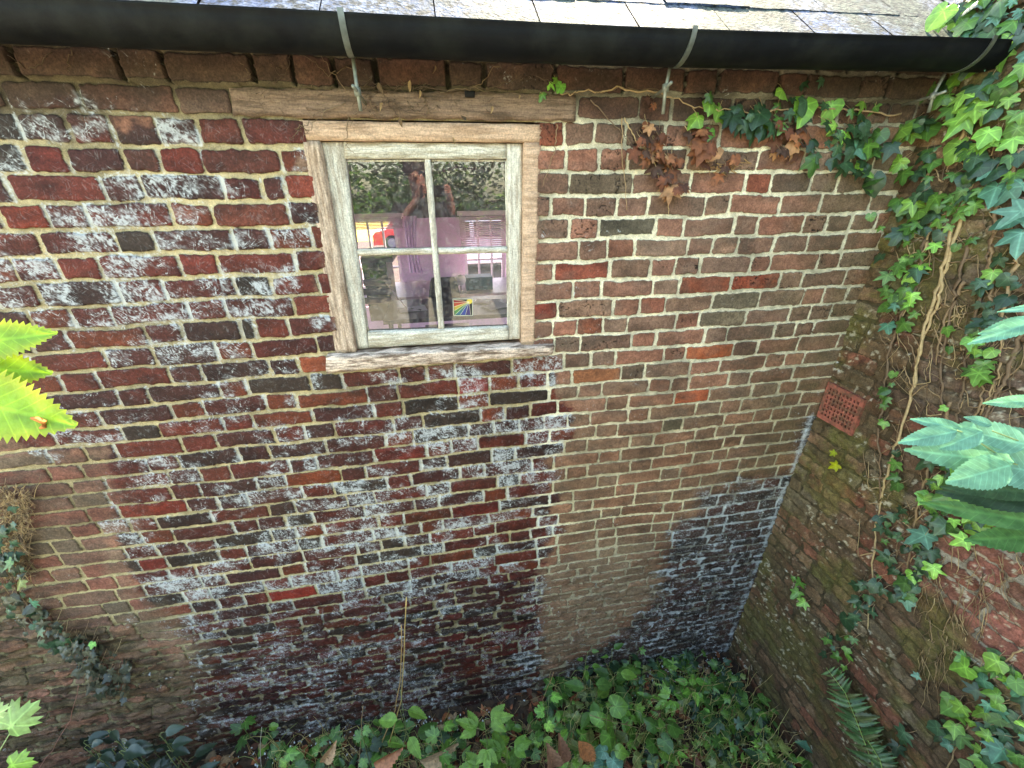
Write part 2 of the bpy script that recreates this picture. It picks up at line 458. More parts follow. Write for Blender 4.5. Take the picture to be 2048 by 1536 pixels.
M['tyre'] = mat('tyre', lin((26, 26, 26)), 0.8)
M['bark'] = mat('bark', lin((86, 72, 58)), 0.9, noise=0.4, nscale=14, bump=0.8, bscale=20)
M['skin'] = mat('skin', lin((206, 150, 128)), 0.5)
M['shirt'] = mat('dark_clothes', lin((40, 36, 46)), 0.9, noise=0.12)
M['hair'] = mat('hair', lin((48, 36, 30)), 0.7, noise=0.3, nscale=80)


def slate_mat():
    m = mat('lichened_slate', rough=0.75, spec=0.08, attr=True, noise=0.5, nscale=90, bump=0.8, bscale=90, second=tuple(lin((52, 56, 58)) * .8))
    return m


M['slate'] = slate_mat()


def glass_mat():
    m = bpy.data.materials.new('old_window_glass'); m.use_nodes = True
    N = m.node_tree.nodes; L = m.node_tree.links; N.clear()
    out = N.new('ShaderNodeOutputMaterial')
    g = N.new('ShaderNodeBsdfGlossy'); g.inputs['Roughness'].default_value = 0.0; g.inputs[0].default_value = (1, 1, 1, 1)
    t = N.new('ShaderNodeBsdfTransparent'); t.inputs[0].default_value = (0.93, 0.82, 0.93, 1)
    fr = N.new('ShaderNodeFresnel'); fr.inputs[0].default_value = 1.62
    tc = N.new('ShaderNodeTexCoord'); n = N.new('ShaderNodeTexNoise'); n.inputs['Scale'].default_value = 5; n.inputs['Detail'].default_value = 1
    L.new(tc.outputs['Object'], n.inputs['Vector'])
    bp = N.new('ShaderNodeBump'); bp.inputs['Strength'].default_value = 0.12; bp.inputs['Distance'].default_value = 0.004
    L.new(n.outputs[0], bp.inputs['Height']); L.new(bp.outputs[0], g.inputs['Normal'])
    mx = N.new('ShaderNodeMixShader'); L.new(fr.outputs[0], mx.inputs[0]); L.new(t.outputs[0], mx.inputs[1]); L.new(g.outputs[0], mx.inputs[2])
    # thin film of dust with spatter
    d = N.new('ShaderNodeBsdfDiffuse'); d.inputs[0].default_value = (*lin((190, 184, 180)), 1)
    n2 = N.new('ShaderNodeTexNoise'); n2.inputs['Scale'].default_value = 55; n2.inputs['Detail'].default_value = 8; n2.inputs['Roughness'].default_value = 0.75
    L.new(tc.outputs['Object'], n2.inputs['Vector'])
    mr = N.new('ShaderNodeMapRange'); mr.inputs[1].default_value = 0.45; mr.inputs[2].default_value = 0.8; mr.inputs[3].default_value = 0.03; mr.inputs[4].default_value = 0.30
    L.new(n2.outputs[0], mr.inputs[0])
    m2 = N.new('ShaderNodeMixShader'); L.new(mr.outputs[0], m2.inputs[0]); L.new(mx.outputs[0], m2.inputs[1]); L.new(d.outputs[0], m2.inputs[2])
    L.new(m2.outputs[0], out.inputs[0])
    return m


M['glass'] = glass_mat()

# ------------------------------------------------------------------ the brickwork of the building
# heights of bed joints read off the wall: (x along wall as a column, {joint number: picture row})
JOINTS = {1085: (0, [243, 294, 343, 391.5, 437, 481, 524, 567, 605, 640.5, 678, 711, 743, 776, 803, 832, 860.5, 886.5, 914, 938.6, 964.6, 989, 1011.5, 1032, 1052, 1075, 1096, 1113, 1134, 1157, 1172, 1187, 1206]),
          75: (-1, [160.7, 220.6, 288, 348, 405.5, 459, 518, 567, 615, 665, 708, 748, 790, 828, 864, 900.7, 934.6, 968, 998, 1027, 1055, 1087]),
          560: (0, [237, 292.7, 347.8, 401, 455, 502, 548, 593, 634, 675, 715.6, 753, 790, 822, 853.6, 887.5, 921, 951, 977, 1007, 1032, 1059, 1081.5, 1105, 1130, 1154.7, 1179.5, 1201.6, 1222, 1246, 1266]),
          1600: (2, [344, 387, 427.6, 467, 506, 541, 576, 611, 642.5, 674]),
          1500: (10, [653, 680, 710, 740, 770, 795, 821, 846, 870.5, 891, 913, 938, 962, 984, 1006, 1024])}
# perpend joints: course number -> picture columns (0 = the gap filled between)
LEFT = {-1: [8, 160, 352, 462], 0: [42, 135, 226, 315, 396, 484], 1: [50, 135, 248, 317, 405, 563], 2: [20, 205, 285, 447, 525, 572],
        3: [97, 176, 345, 427, 578], 4: [85, 232, 310, 467, 540], 5: [119, 205, 362, 437, 590], 6: [82, 240, 328, 472, 543, 638],
        7: [145, 226, 378, 451, 586], 8: [57, 138, 292, 366, 482, 511, 578], 9: [60, 212, 308, 434, 504, 636], 10: [124, 196, 338, 406, 537, 600],
        11: [86, 236, 300, 438, 494, 622], 12: [70, 202, 343, 407, 531, 593], 13: [113, 246, 318, 444, 506, 625], 14: [171, 232, 364, 431, 550, 608],
        15: [97, 164, 294, 355, 477, 538, 652], 16: [400, 461, 579, 634], 17: [400, 514, 571], 18: [436, 495, 608, 666], 19: [424, 539, 591],
        20: [468, 518, 573, 627], 21: [433, 544, 593]}
RIGHT = {0: [1129, 1189, 1249, 1330, 1440], 1: [1131, 1199, 1256, 1374, 1514, 1604, 1700], 2: [1139, 1264, 1380, 1489, 1540, 1619, 1674, 1729],
         3: [1171, 1231, 1296, 1409, 1456, 1559, 1640, 1737], 4: [1139, 1196, 1311, 1366, 1466, 1516, 1606, 1651, 1701],
         5: [1158, 1213, 1269, 1374, 1424, 1475, 1547, 1614, 1758], 6: [1106, 1218, 1299, 1349, 1399, 1501, 1541, 1634, 1679],
         7: [1145, 1201, 1306, 1358, 1462, 1557, 1602, 1690], 8: [1115, 1227, 1278, 1330, 1424, 1517, 1605, 1646], 9: [1154, 1206, 1254, 1352, 1398, 1490, 1578, 1620, 1662],
         10: [1109, 1162, 1262, 1312, 1408, 1455, 1548, 1590, 1626], 11: [1182, 1230, 1326, 1370, 1465, 1513, 1597], 12: [1094, 1144, 1241, 1288, 1380, 1439, 1530, 1569, 1608],
         13: [1155, 1202, 1297, 1340, 1378, 1457, 1500, 1585], 14: [1115, 1211, 1257, 1348, 1417, 1502, 1556, 1595], 15: [1135, 1180, 1257, 1299, 1391, 1440, 1481, 1565],
         16: [1098, 1191, 1234, 1325, 1365, 1448, 1507, 1543, 1580], 17: [1128, 1172, 1260, 1307, 1391, 1431, 1469, 1548], 18: [1106, 1197, 1241, 1327, 1370, 1447, 1485, 1563],
         19: [1131, 1174, 1260, 1301, 1384, 1426, 1455, 1533], 20: [1106, 1193, 1234, 1320, 1360, 1440, 1478, 1514]}
# bricks whose colour stands out (picture position, sRGB, bloom factor)
SPECIAL = [(1417, 705, (196, 96, 62), 0), (1385, 792, (190, 92, 66), 0), (1505, 568, (158, 62, 46), 0), (1435, 568, (150, 68, 52), 0), (1515, 368, (140, 70, 60), 0),
           (1240, 502, (136, 88, 78), 0), (1305, 610, (150, 88, 78), 0), (1100, 268, (134, 60, 50), 0), (630, 726, (158, 70, 44), 0), (45, 430, (128, 44, 32), .1),
           (597, 376, (130, 46, 36), .1), (500, 425, (104, 52, 42), 0), (350, 320, (112, 40, 34), .1), (90, 320, (104, 36, 32), .1), (485, 325, (100, 44, 38), .1), (545, 265, (98, 40, 36), .1),
           (440, 262, (96, 44, 38), .1), (395, 530, (112, 44, 38), .1), (160, 540, (110, 42, 34), .1), (265, 295, (90, 52, 46), .1), (625, 615, (112, 40, 32), .1),
           (1110, 610, (140, 48, 44), 0), (1130, 540, (140, 56, 50), .1), (1170, 655, (140, 74, 60), 0), (1460, 640, (120, 108, 96), 0), (1240, 375, (96, 92, 84), 0), (1250, 455, (92, 90, 84), 0),
           (1565, 366, (70, 66, 62), 0), (1310, 340, (104, 78, 74), 0), (650, 955, (136, 60, 36), 0), (430, 950, (104, 48, 38), 0), (290, 1022, (140, 42, 30), 0), (540, 1195, (138, 42, 34), 0),
           (1250, 752, (118, 96, 84), 0), (1345, 848, (74, 74, 66), 0), (330, 1130, (120, 40, 34), .1), (350, 1230, (140, 66, 54), 0), (1145, 760, (150, 86, 60), 0), (690, 790, (124, 56, 38), 0.05),
           (1470, 600, (110, 106, 96), 0), (750, 900, (120, 42, 36), .2), (920, 775, (140, 60, 62), .5), (960, 1010, (120, 38, 34), .1), (360, 265, (84, 50, 50), .3)]


def P2(pts): return [tuple(atY(u, v)[[0, 2]]) for u, v in pts]


Z_DAMP = P2([(-60, 232), (240, 228), (600, 234), (640, 500), (668, 742), (1098, 716), (1136, 740), (1128, 800), (1140, 860), (1112, 925), (1108, 1050), (1082, 1130), (1080, 1250), (1080, 1390),
             (980, 1450), (400, 1530), (372, 1370), (395, 1290), (300, 1215), (232, 1150), (225, 1010), (205, 905), (70, 915), (-60, 800)])
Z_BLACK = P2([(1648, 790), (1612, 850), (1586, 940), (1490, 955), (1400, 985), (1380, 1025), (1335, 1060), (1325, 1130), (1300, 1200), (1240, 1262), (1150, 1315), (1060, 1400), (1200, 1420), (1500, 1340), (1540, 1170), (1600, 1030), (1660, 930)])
Z_KHAKI = P2([(1092, 1160), (1180, 1080), (1310, 1080), (1318, 1190), (1230, 1270), (1140, 1320), (1084, 1380)])
Z_PINK = P2([(-60, 900), (200, 900), (228, 1010), (236, 1150), (300, 1215), (200, 1260), (60, 1200), (-60, 1150)])
Z_MOSS = P2([(-60, 1180), (120, 1230), (260, 1250), (380, 1330), (390, 1560), (-60, 1640)])
Z_DRY = P2([(470, 1560), (360, 1320), (240, 1235), (320, 1215), (420, 1300), (400, 1380)])
FR_OUT = P2([(598, 240), (1084, 248), (1072, 690), (676, 708)])

pts = []
for u, (k0, vs) in JOINTS.items():
    for i, v in enumerate(vs):
        p = atY(u, v); pts.append((p[0], p[2], p[2] + (k0 + i) * H))
pts = np.array(pts)


def dz_field(X, Z):
    o = np.zeros(X.shape); w = np.full(X.shape, 0.12)
    for x, z, d in pts:
        g = np.exp(-((X - x) / 0.42) ** 2 - ((Z - z) / 0.16) ** 2)
        o += g * d; w += g
    return o / w


def solve_x(u, k):
    X = atY(u, 600)[0]
    for _ in range(12):
        Z = -(k + 0.5) * H + float(dz_field(np.array([X]), np.array([-(k + 0.5) * H]))[0])
        uu, vv = proj((X, 0, Z))
        X += (atY(u, vv)[0] - X)
    return X


def fill(a, b, rnd):
    """Flemish-like run of stretchers and headers between two joints"""
    out = []; x = a; s = rnd.random() < 0.5
    seq = []
    while x < b - 0.05:
        w = (0.228 if s else 0.113) * rnd.uniform(0.92, 1.08)
        if rnd.random() < 0.12: w = 0.228 if not s else 0.113
        seq.append(w); x += w; s = not s
    if not seq: return []
    t = sum(seq)
    if len(seq) > 1 and t - (b - a) > 0.06: seq.pop(); t = sum(seq)
    f = (b - a) / t; x = a
    for w in seq[:-1]:
        x += w * f; out.append(x)
    return out


def course_joints(x0, x1, k, rnd):
    L = [solve_x(u, k) for u in LEFT.get(k, [])]; R_ = [solve_x(u, k) for u in RIGHT.get(k, [])]
    known = sorted(L + R_)
    if not known: known = [x0 - rnd.uniform(0, 0.2)]
    out = [x0 - 0.3]; prev = x0 - 0.3
    # run out to the left, the joints known, then the right end
    seq = [x0 - 0.3 - rnd.uniform(0, .1)] + known + [x1 + 0.3 + rnd.uniform(0, .1)]
    res = [seq[0]]
    for a, b in zip(seq[:-1], seq[1:]):
        if b - a > 0.30: res += fill(a, b, rnd)
        res.append(b)
    return np.array(res)


def brick_field(X, Z, DZ, joints, seed, jw, rough_low, slope=None, header_gap=None):
    """per sample: brick mask, brick id hash values, edge distance, kind of joint"""
    Zw = Z - DZ
    wx = (fbm(X * 9, Z * 9, seed + 5, 3) - 0.5) * 0.012
    wz = (fbm(X * 7, Z * 11, seed + 9, 3) - 0.5) * 0.016
    kf = -(Zw + wz) / H
    Hl = np.full(X.shape, H)
    if seed == 40:                              # the footing courses are laid with thinner bricks
        deep = kf > 28
        kf = np.where(deep, 28 + (kf - 28) / 0.82, kf); Hl = np.where(deep, H * 0.82, H)
    row = np.floor(kf).astype(int)
    fz = (kf - row - 0.5) * Hl
    left = np.zeros(X.shape); right = np.zeros(X.shape); bid = np.zeros(X.shape)
    for r in range(row.min(), row.max() + 1):
        m = row == r
        if not m.any(): continue
        J = joints(r)
        xx = (X + wx)[m]
        i = np.clip(np.searchsorted(J, xx) - 1, 0, len(J) - 2)
        left[m] = J[i]; right[m] = J[i + 1]; bid[m] = i
    dx = X + wx - (left + right) * 0.5
    hr = lambda s: hash2(bid, row, seed + s)
    hw = (right - left) * 0.5 - jw * (0.5 + 0.5 * hr(1)) * 0.75
    hh = Hl * 0.5 - jw * (0.45 + 0.35 * hr(2)) * (1 - 0.25 * rough_low)
    tilt = (hr(3) - 0.5) * 0.03
    zz = fz + dx * tilt + (hr(4) - 0.5) * 0.003
    r0 = 0.003 + 0.009 * hr(5) ** 2 + rough_low * 0.008
    r0 = np.minimum(r0, np.minimum(hw, hh) * 0.8)
    px = np.abs(dx) - (hw - r0); pz = np.abs(zz) - (hh - r0)
    sdv = np.hypot(np.maximum(px, 0), np.maximum(pz, 0)) + np.minimum(np.maximum(px, pz), 0) - r0
    e = (fbm(X * 60, Z * 60, seed + 21, 3) - 0.5) * 0.010 + (fbm(X * 22, Z * 22, seed + 27, 2) - 0.5) * 0.008
    sdv = sdv + e * (0.8 + 1.6 * rough_low)
    perp = px > pz
    return sdv, row, bid, hr, perp, dx, zz


def main_wall():
    step = 0.004
    xs = np.arange(-3.3, CX + 0.03, step); zs = np.arange(0.20, -3.56, -step)
    X, Z = np.meshgrid(xs, zs)
    DZ = upsample(dz_field, xs, zs, 12)
    rnd = random.Random(3)
    cache = {}

    def joints(r):
        if r not in cache: cache[r] = course_joints(xs[0], xs[-1], r, rnd)
        return cache[r]
    n1 = (fbm(X * 6, Z * 6, 301, 4) - 0.5)
    n2 = (fbm(X * 24, Z * 24, 311, 3) - 0.5)
    WX, WZ = X + n1 * 0.10 + n2 * 0.03, Z + (fbm(X * 6, Z * 6, 321, 4) - 0.5) * 0.12
    n3 = fbm(X * 55, Z * 70, 315, 3) - 0.5
    zsd = lambda P: upsample(lambda a, b: poly_sd(a, b, P), xs, zs, 3) + n1 * 0.13 + n2 * 0.05 + n3 * 0.035
    sds = {k: zsd(P_) for k, P_ in (('damp', Z_DAMP), ('black', Z_BLACK), ('khaki', Z_KHAKI), ('pink', Z_PINK), ('moss', Z_MOSS), ('dry', Z_DRY))}
    mossz = smooth(-.10, .10, sds['moss'])
    low = smooth(-1.95, -2.45, Z + n1 * 0.25)
    low = np.maximum(low, mossz)
    right = smooth(0.35, 0.45, X)
    top = smooth(-0.02, 0.03, Z)
    sdv, row, bid, hr, perp, dx, zz = brick_field(X, Z, DZ, joints, 40, 0.0112, low)
    # the band of bricks under the gutter: headers with open gaps
    band = row <= -2
    mask = smooth(0.0012, -0.0016, sdv)
    ofs = (hr(21) - 0.5) * 0.10
    damp = smooth(-.02, .02, sds['damp'] + ofs * .7)
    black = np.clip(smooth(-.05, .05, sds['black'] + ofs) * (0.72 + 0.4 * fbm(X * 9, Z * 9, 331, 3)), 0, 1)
    khaki = smooth(-.05, .05, sds['khaki'] + ofs)
    pink = smooth(-.03, .03, sds['pink'] + ofs)
    dryz = smooth(-.07, .07, sds['dry'] + ofs)
    # ---- colours of the bricks
    r1, r2, r3, r4 = hr(11), hr(12), hr(13), hr(14)
    pal_d = lin(np.array([(100, 42, 32), (84, 38, 32), (66, 38, 34), (110, 52, 34), (92, 38, 32), (58, 44, 38), (100, 42, 34), (76, 38, 34), (70, 34, 32)])) * np.array([.72, .68, .62])
    pal_k = lin(np.array([(62, 40, 34), (54, 44, 40), (48, 38, 36), (70, 40, 34)])) * 0.85
    pal_r = lin(np.array([(112, 82, 70), (100, 80, 70), (122, 86, 72), (104, 92, 80), (124, 82, 68), (92, 74, 64), (108, 90, 76), (112, 78, 66), (92, 78, 68)])) * np.array([1.50, 1.32, 1.20])
    pal_p = lin(np.array([(124, 88, 72), (116, 84, 70), (132, 84, 70), (104, 86, 70)])) * 0.9
    pick = lambda pal, r: pal[np.clip((r * len(pal)).astype(int), 0, len(pal) - 1)]
    cd, cr, cp = pick(pal_d, r1), pick(pal_r, r1), pick(pal_p, r1)
    cr = cr * 0.55 + cr.reshape(-1, 3).mean(0) * 0.45
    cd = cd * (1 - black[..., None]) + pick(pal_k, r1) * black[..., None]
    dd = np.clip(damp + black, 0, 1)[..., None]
    base = cr * (1 - dd) + cd * dd
    base = base * (1 - pink[..., None]) + cp * pink[..., None]
    gr = smooth(-0.7, -1.3, Z) * (1 - dd[..., 0]) * right
    base = base * (1 - 0.45 * gr[..., None]) + lin((128, 96, 70)) * 0.45 * gr[..., None]
    bloomf = hr(15)
    for (u, v, c, bf) in SPECIAL:
        p = atY(u, v)
        i = int(round((p[0] - xs[0]) / step)); j = int(round((zs[0] - p[2]) / step))
        if 0 <= i < len(xs) and 0 <= j < len(zs):
            same = (row == row[j, i]) & (bid == bid[j, i])
            base[same] = (lin(c) * 0.62 + base[same].mean(0) * 0.25) * np.array([1, 1.02, .85])
            bloomf[same] = bf
    var = 1 + (fbm(X * 14, Z * 30, 61, 4) - 0.5) * 1.1 + (r3 - 0.5) * 0.30
    base = base * var[..., None]
    soot = smooth(0.50, 0.70, fbm(X * 11 + r2 * 40, Z * 16, 71, 4)) * (0.25 + 0.55 * r4) * (0.55 + 0.45 * dd[..., 0])
    base = base * (1 - 0.62 * soot[..., None])
    gy = lin((104, 92, 80))
    gpatch = smooth(0.5, 0.68, fbm(X * 10 + r3 * 30, Z * 14, 77, 4)) * 0.3 * (1 - dd[..., 0])
    base = base * (1 - gpatch[..., None]) + gy * gpatch[..., None]
    # ---- mortar
    mr = lin((236, 224, 192)); ml = lin((182, 164, 124)); mk = lin((112, 100, 74)); mb = lin((128, 122, 112))
    wR = smooth(0.30, 0.42, X)[..., None]
    mort = ml * (1 - wR) + mr * wR
    mort = mort * (1 - 0.5 * gr[..., None]) + lin((178, 158, 116)) * 0.5 * gr[..., None]
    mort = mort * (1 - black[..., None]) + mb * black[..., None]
    lowd = (low * 0.45)[..., None]
    mort = mort * (1 - lowd) + mk * lowd
    mort = mort * (0.80 + 0.5 * (fbm(X * 60, Z * 60, 83, 3) - 0.3) + 0.6 * (fbm(X * 5, Z * 5, 85, 3) - 0.5))[..., None]
    # places where the mortar has gone or is grimed over
    lost = smooth(0.56, 0.68, fbm(X * 9, Z * 14, 87, 4)) * (0.35 + 0.5 * low)
    mort = mort * (1 - 0.7 * lost[..., None])
    # ---- white salt bloom
    ang = (hr(16) - 0.5) * 2.0 + 0.5 + (fbm(X * 5, Z * 5, 92, 2) - 0.5) * 3
    ca, sa = np.cos(ang), np.sin(ang)
    a = (X * ca + Z * sa); b = (-X * sa + Z * ca)
    warp = (fbm(X * 20, Z * 20, 93, 3) - 0.5) * 0.05
    st = ridge(a * 30, (b + warp) * 120, 95, 3) ** 7
    st2 = ridge((a + warp) * 60, b * 200, 99, 2) ** 9
    cloud = 0.45 * fbm(X * 5, Z * 6, 101, 3) + 0.55 * fbm(X * 13, Z * 20, 102, 4, 0.62)
    spots = smooth(0.66, 0.74, fbm(X * 75, Z * 75, 107, 3))
    amt = smooth(0.36, 0.64, cloud + 0.16 * (bloomf - 0.60) - .012) * 0.70
    haze_ = smooth(0.44, 0.66, fbm(X * 30, Z * 36, 111, 5, 0.7))
    bl = amt * np.clip(haze_ * 0.62 + st * 0.9 + st2 * 0.6, 0, 1) + 0.16 * smooth(0.4, 0.6, cloud) * haze_ + (0.10 + 0.35 * amt) * st + 0.5 * spots * (0.12 + amt)
    bl = bl * (bloomf > 0.12)
    bl = np.clip(bl, 0, 1) * damp
    run = (sdv > -.001) * perp * smooth(0.38, 0.60, fbm(X * 8, Z * 6, 117, 3) + 0.06)
    bl = np.clip(bl + run * 0.62 * damp, 0, 1)
    crust = smooth(0.48, 0.62, fbm(X * 20, Z * 60, 121, 4, 0.65)) * smooth(0.44, 0.60, fbm(X * 4, Z * 5, 123, 3)) * low * damp
    bl = np.clip(bl * (1 - 0.35 * low) + crust * (0.34 + 0.5 * (1 - mask)), 0, 1)
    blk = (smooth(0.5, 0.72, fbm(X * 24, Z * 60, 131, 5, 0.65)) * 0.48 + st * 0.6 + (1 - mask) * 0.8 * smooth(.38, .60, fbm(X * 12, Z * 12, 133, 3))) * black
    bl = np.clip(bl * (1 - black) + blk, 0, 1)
    bl = np.clip(bl + 0.30 * st2 * smooth(0.5, 0.7, cloud) * (1 - damp) + 0.55 * spots * smooth(0.55, 0.7, cloud) * (1 - damp) * (0.4 + low), 0, 1)
    cl_ = np.exp(-((X - 1.845 - n1 * .03) / 0.014) ** 2) * smooth(-1.0, -1.4, Z) * smooth(.35, .55, fbm(X * 20, Z * 20, 135, 3)); bl = np.clip(bl + cl_ * .8, 0, 1)
    bl = np.maximum(bl, 0.10 * damp)
    C = np.stack([base, mort])                      # overlays lie on brick and mortar alike

    def over(w, c, km=1.0):
        nonlocal C
        W_ = np.stack([w, w * km])[..., None]
        C = C * (1 - W_) + lin(c) * W_
    over(khaki * (0.08 + 0.45 * fbm(X * 14, Z * 14, 141, 3)), (168, 142, 112), .3)
    C[1] = C[1] * (1 - .55 * khaki[..., None]) + lin((196, 176, 146)) * .55 * khaki[..., None]
    over(dryz * (0.12 + 0.42 * fbm(X * 10, Z * 22, 143, 4)), (144, 126, 100), .5)
    over(mossz * np.clip(0.10 + 1.3 * (fbm(X * 7, Z * 22, 147, 4) - 0.35), 0, 0.85) * 1.1, (88, 80, 48), .8)
    over(mossz * smooth(.5, .62, fbm(X * 14, Z * 40, 148, 4)) * .6, (44, 36, 26))
    over(smooth(1.15, 1.8, X + n1 * 0.6) * smooth(-2.2, -1.2, Z) * (1 - black) * (0.05 + 0.60 * fbm(X * 9, Z * 9, 151, 4)), (98, 90, 58), .6)
    over(smooth(-0.06, 0.05, Z + n1 * 0.1) * (0.62 + 0.35 * fbm(X * 12, Z * 12, 157, 4)), (44, 33, 27))  # eave shade painted into the brick and mortar colours
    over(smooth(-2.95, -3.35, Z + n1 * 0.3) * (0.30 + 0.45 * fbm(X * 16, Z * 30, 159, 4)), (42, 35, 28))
    over(smooth(0.54, 0.70, fbm(X * 3.5, Z * 3.5, 161, 5, .6)) * 0.2, (66, 54, 42))
    cr_ = (np.abs(fbm(X * 17 + r2 * 9, Z * 26, 163, 3) - 0.5) < 0.010) & (hr(17) > 0.70) & (mask > 0.5) & (X > 0.3) & (Z > -1.0)
    cr_ = cr_.astype(float)
    C = C * (1 - 0.85 * cr_[..., None])
    C = np.clip(C, 0.004, 0.9)
    # ---- relief
    hgt = mask * (0.0055 + (hr(18) - 0.5) * 0.004 + dx * (hr(19) - 0.5) * 0.03 + zz * (hr(20) - 0.5) * 0.05)
    hgt = hgt * (1 - 0.35 * wR[..., 0]) + (fbm(X * 45, Z * 45, 171, 4) - 0.5) * (0.0025 + 0.005 * low)
    hgt += (fbm(X * 140, Z * 140, 175, 2) - 0.5) * 0.0012 - cr_ * 0.004 - (mask < 0.5) * 0.001
    hgt += (fbm(X * 1.3, Z * 1.3, 177, 3) - 0.5) * 0.02 + low * (fbm(X * 12, Z * 25, 179, 3) - 0.5) * 0.018 + mossz * (fbm(X * 9, Z * 34, 181, 3) - 0.5) * 0.03
    gapd = band & (mask < 0.6) & perp
    hgt = np.where(gapd, hgt - 0.018, hgt); C = np.where(gapd[..., None], C * 0.4, C)
    hgt = np.where(row <= -2, hgt + 0.018, hgt)
    rough = np.clip(0.88 - 0.22 * (damp * (1 - bl)) - 0.2 * black, 0.5, 0.95)
    P = np.stack([X, -hgt, Z], -1)
    # opening for the window, lintel and sill
    hole = poly_sd(X, Z, WIN_HOLE) > 0.0
    hole |= poly_sd(X, Z, LINTEL) > 0.004
    keep = ~(hole[:-1, :-1] & hole[1:, 1:] & hole[:-1, 1:] & hole[1:, :-1])
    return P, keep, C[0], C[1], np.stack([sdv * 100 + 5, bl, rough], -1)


LINTEL = P2([(463, 178), (1152, 192), (1150, 244), (468, 233)])
WIN_HOLE = P2([(604, 236), (1080, 244), (1068, 698), (682, 716)])

building = thing('brick_outbuilding', 'old brick outbuilding with slate roof, black gutter and one small timber window', 'building', (0, 0, -3.3))
P, keep, CB, CM, AUX = main_wall()
P = P - np.array([0, 0, -3.3])
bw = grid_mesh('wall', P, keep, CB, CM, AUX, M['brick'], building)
del P, keep, CB, CM, AUX

# the body of the building behind the face (leaves the opening free)
mb = MB()
x0, x1 = -3.3, CX + 0.22
wl, wr, wt, wb = -0.40, 0.36, 0.02, -0.78
mb.box((x0, 0.024, -3.6), (wl, 0.23, 0.21)); mb.box((wr, 0.024, -3.6), (x1, 0.23, 0.21))
mb.box((wl, 0.024, -3.6), (wr, 0.23, wb)); mb.box((wl, 0.024, wt), (wr, 0.23, 0.21))
mb.build('wall_core', M['plain_brick'], building, flat=True)

# far wall and ends of the building with two windows in the far wall
FY = 3.4


def far(u, v, Y=FY):
    p = atY(u, v, Y); return float(p[0]), float(p[2])


fwl = (far(700, 455), far(812, 610)); fwr = (far(924, 434), far(1012, 584))
mb = MB()
xa, xb = fwl[0][0], fwl[1][0]; xc, xd = fwr[0][0], fwr[1][0]
zt, zbL, zbR = max(fwl[0][1], fwr[0][1]) , fwl[1][1], fwr[1][1]
mb.box((x0, FY, -3.5), (xa, FY + .25, zt)); mb.box((xb, FY, -3.5), (xc, FY + .25, zt)); mb.box((xd, FY, -3.5), (x1 + 2, FY + .25, zt))

mb.box((xa, FY, -3.5), (xb, FY + .25, zbL)); mb.box((xc, FY, -3.5), (xd, FY + .25, zbR))
mb.box((x0 - .2, 0.0, -3.5), (x0, .8, 0.5)); mb.box((x0 - .2, .8, -3.5), (x0, 3.1, -1.9)); mb.box((x0 - .2, .8, -.2), (x0, 3.1, .5)); mb.box((x0 - .2, 3.1, -3.5), (x0, FY, 0.5)); mb.box((x1 + 2, 0.23, -3.5), (x1 + 2.2, 1.0, 0.5)); mb.box((x1 + 2, 3.0, -3.5), (x1 + 2.2, FY, 0.5)); mb.box((x1 + 2, 1.0, -3.5), (x1 + 2.2, 3.0, -2.0)); mb.box((x1 + 2, 1.0, -.25), (x1 + 2.2, 3.0, .5))  # openings in both end walls are added, out of view, to brighten the room
mb.build('far_wall', M['plaster'], building, flat=True)
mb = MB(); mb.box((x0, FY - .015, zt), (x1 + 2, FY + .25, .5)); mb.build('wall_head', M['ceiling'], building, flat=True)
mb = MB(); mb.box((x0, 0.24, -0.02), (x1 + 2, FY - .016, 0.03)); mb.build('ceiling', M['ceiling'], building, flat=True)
mb = MB(); mb.box((x0, 0.24, -2.62), (x1 + 2, FY, -2.5)); mb.build('floor', M['carpet'], building, flat=True)
for (a, b, zz0) in ((xa, xb, zbL), (xc, xd, zbR)):
    mb = MB(); t = 0.035
    mb.box((a, FY + .05, zt - t), (b, FY + .10, zt)); mb.box((a, FY + .05, zz0), (b, FY + .10, zz0 + t))
    mb.box((a, FY + .05, zz0 + t), (a + t, FY + .10, zt - t)); mb.box((b - t, FY + .05, zz0 + t), (b, FY + .10, zt - t))
    for f in (0.36, 0.68):
        xx = a + (b - a) * f; mb.box((xx - .011, FY + .06, zz0 + t), (xx + .011, FY + .09, zt - t))
    zz1 = (zt * 0.45 + zz0 * 0.55); mb.box((a + t, FY + .062, zz1 - .012), (b - t, FY + .088, zz1 + .012))
    mb.build('far_window', M['white'], building, flat=True)

# roof
ROOF_P = math.radians(37)
ey, ez = -0.085, 0.205


def roof_pt(x, s, lift=0.0):
    return (x, ey + s * math.cos(ROOF_P) - lift * math.sin(ROOF_P), ez + s * math.sin(ROOF_P) + lift * math.cos(ROOF_P))


def roof_off(x, s, lift=0.0):
    p = roof_pt(x, s, lift); f = 0.018 * float(smooth(0.3, 2.3, np.array([x]))[0]) - 0.012
    return (p[0], p[1], p[2] + f * max(0, 1 - s))


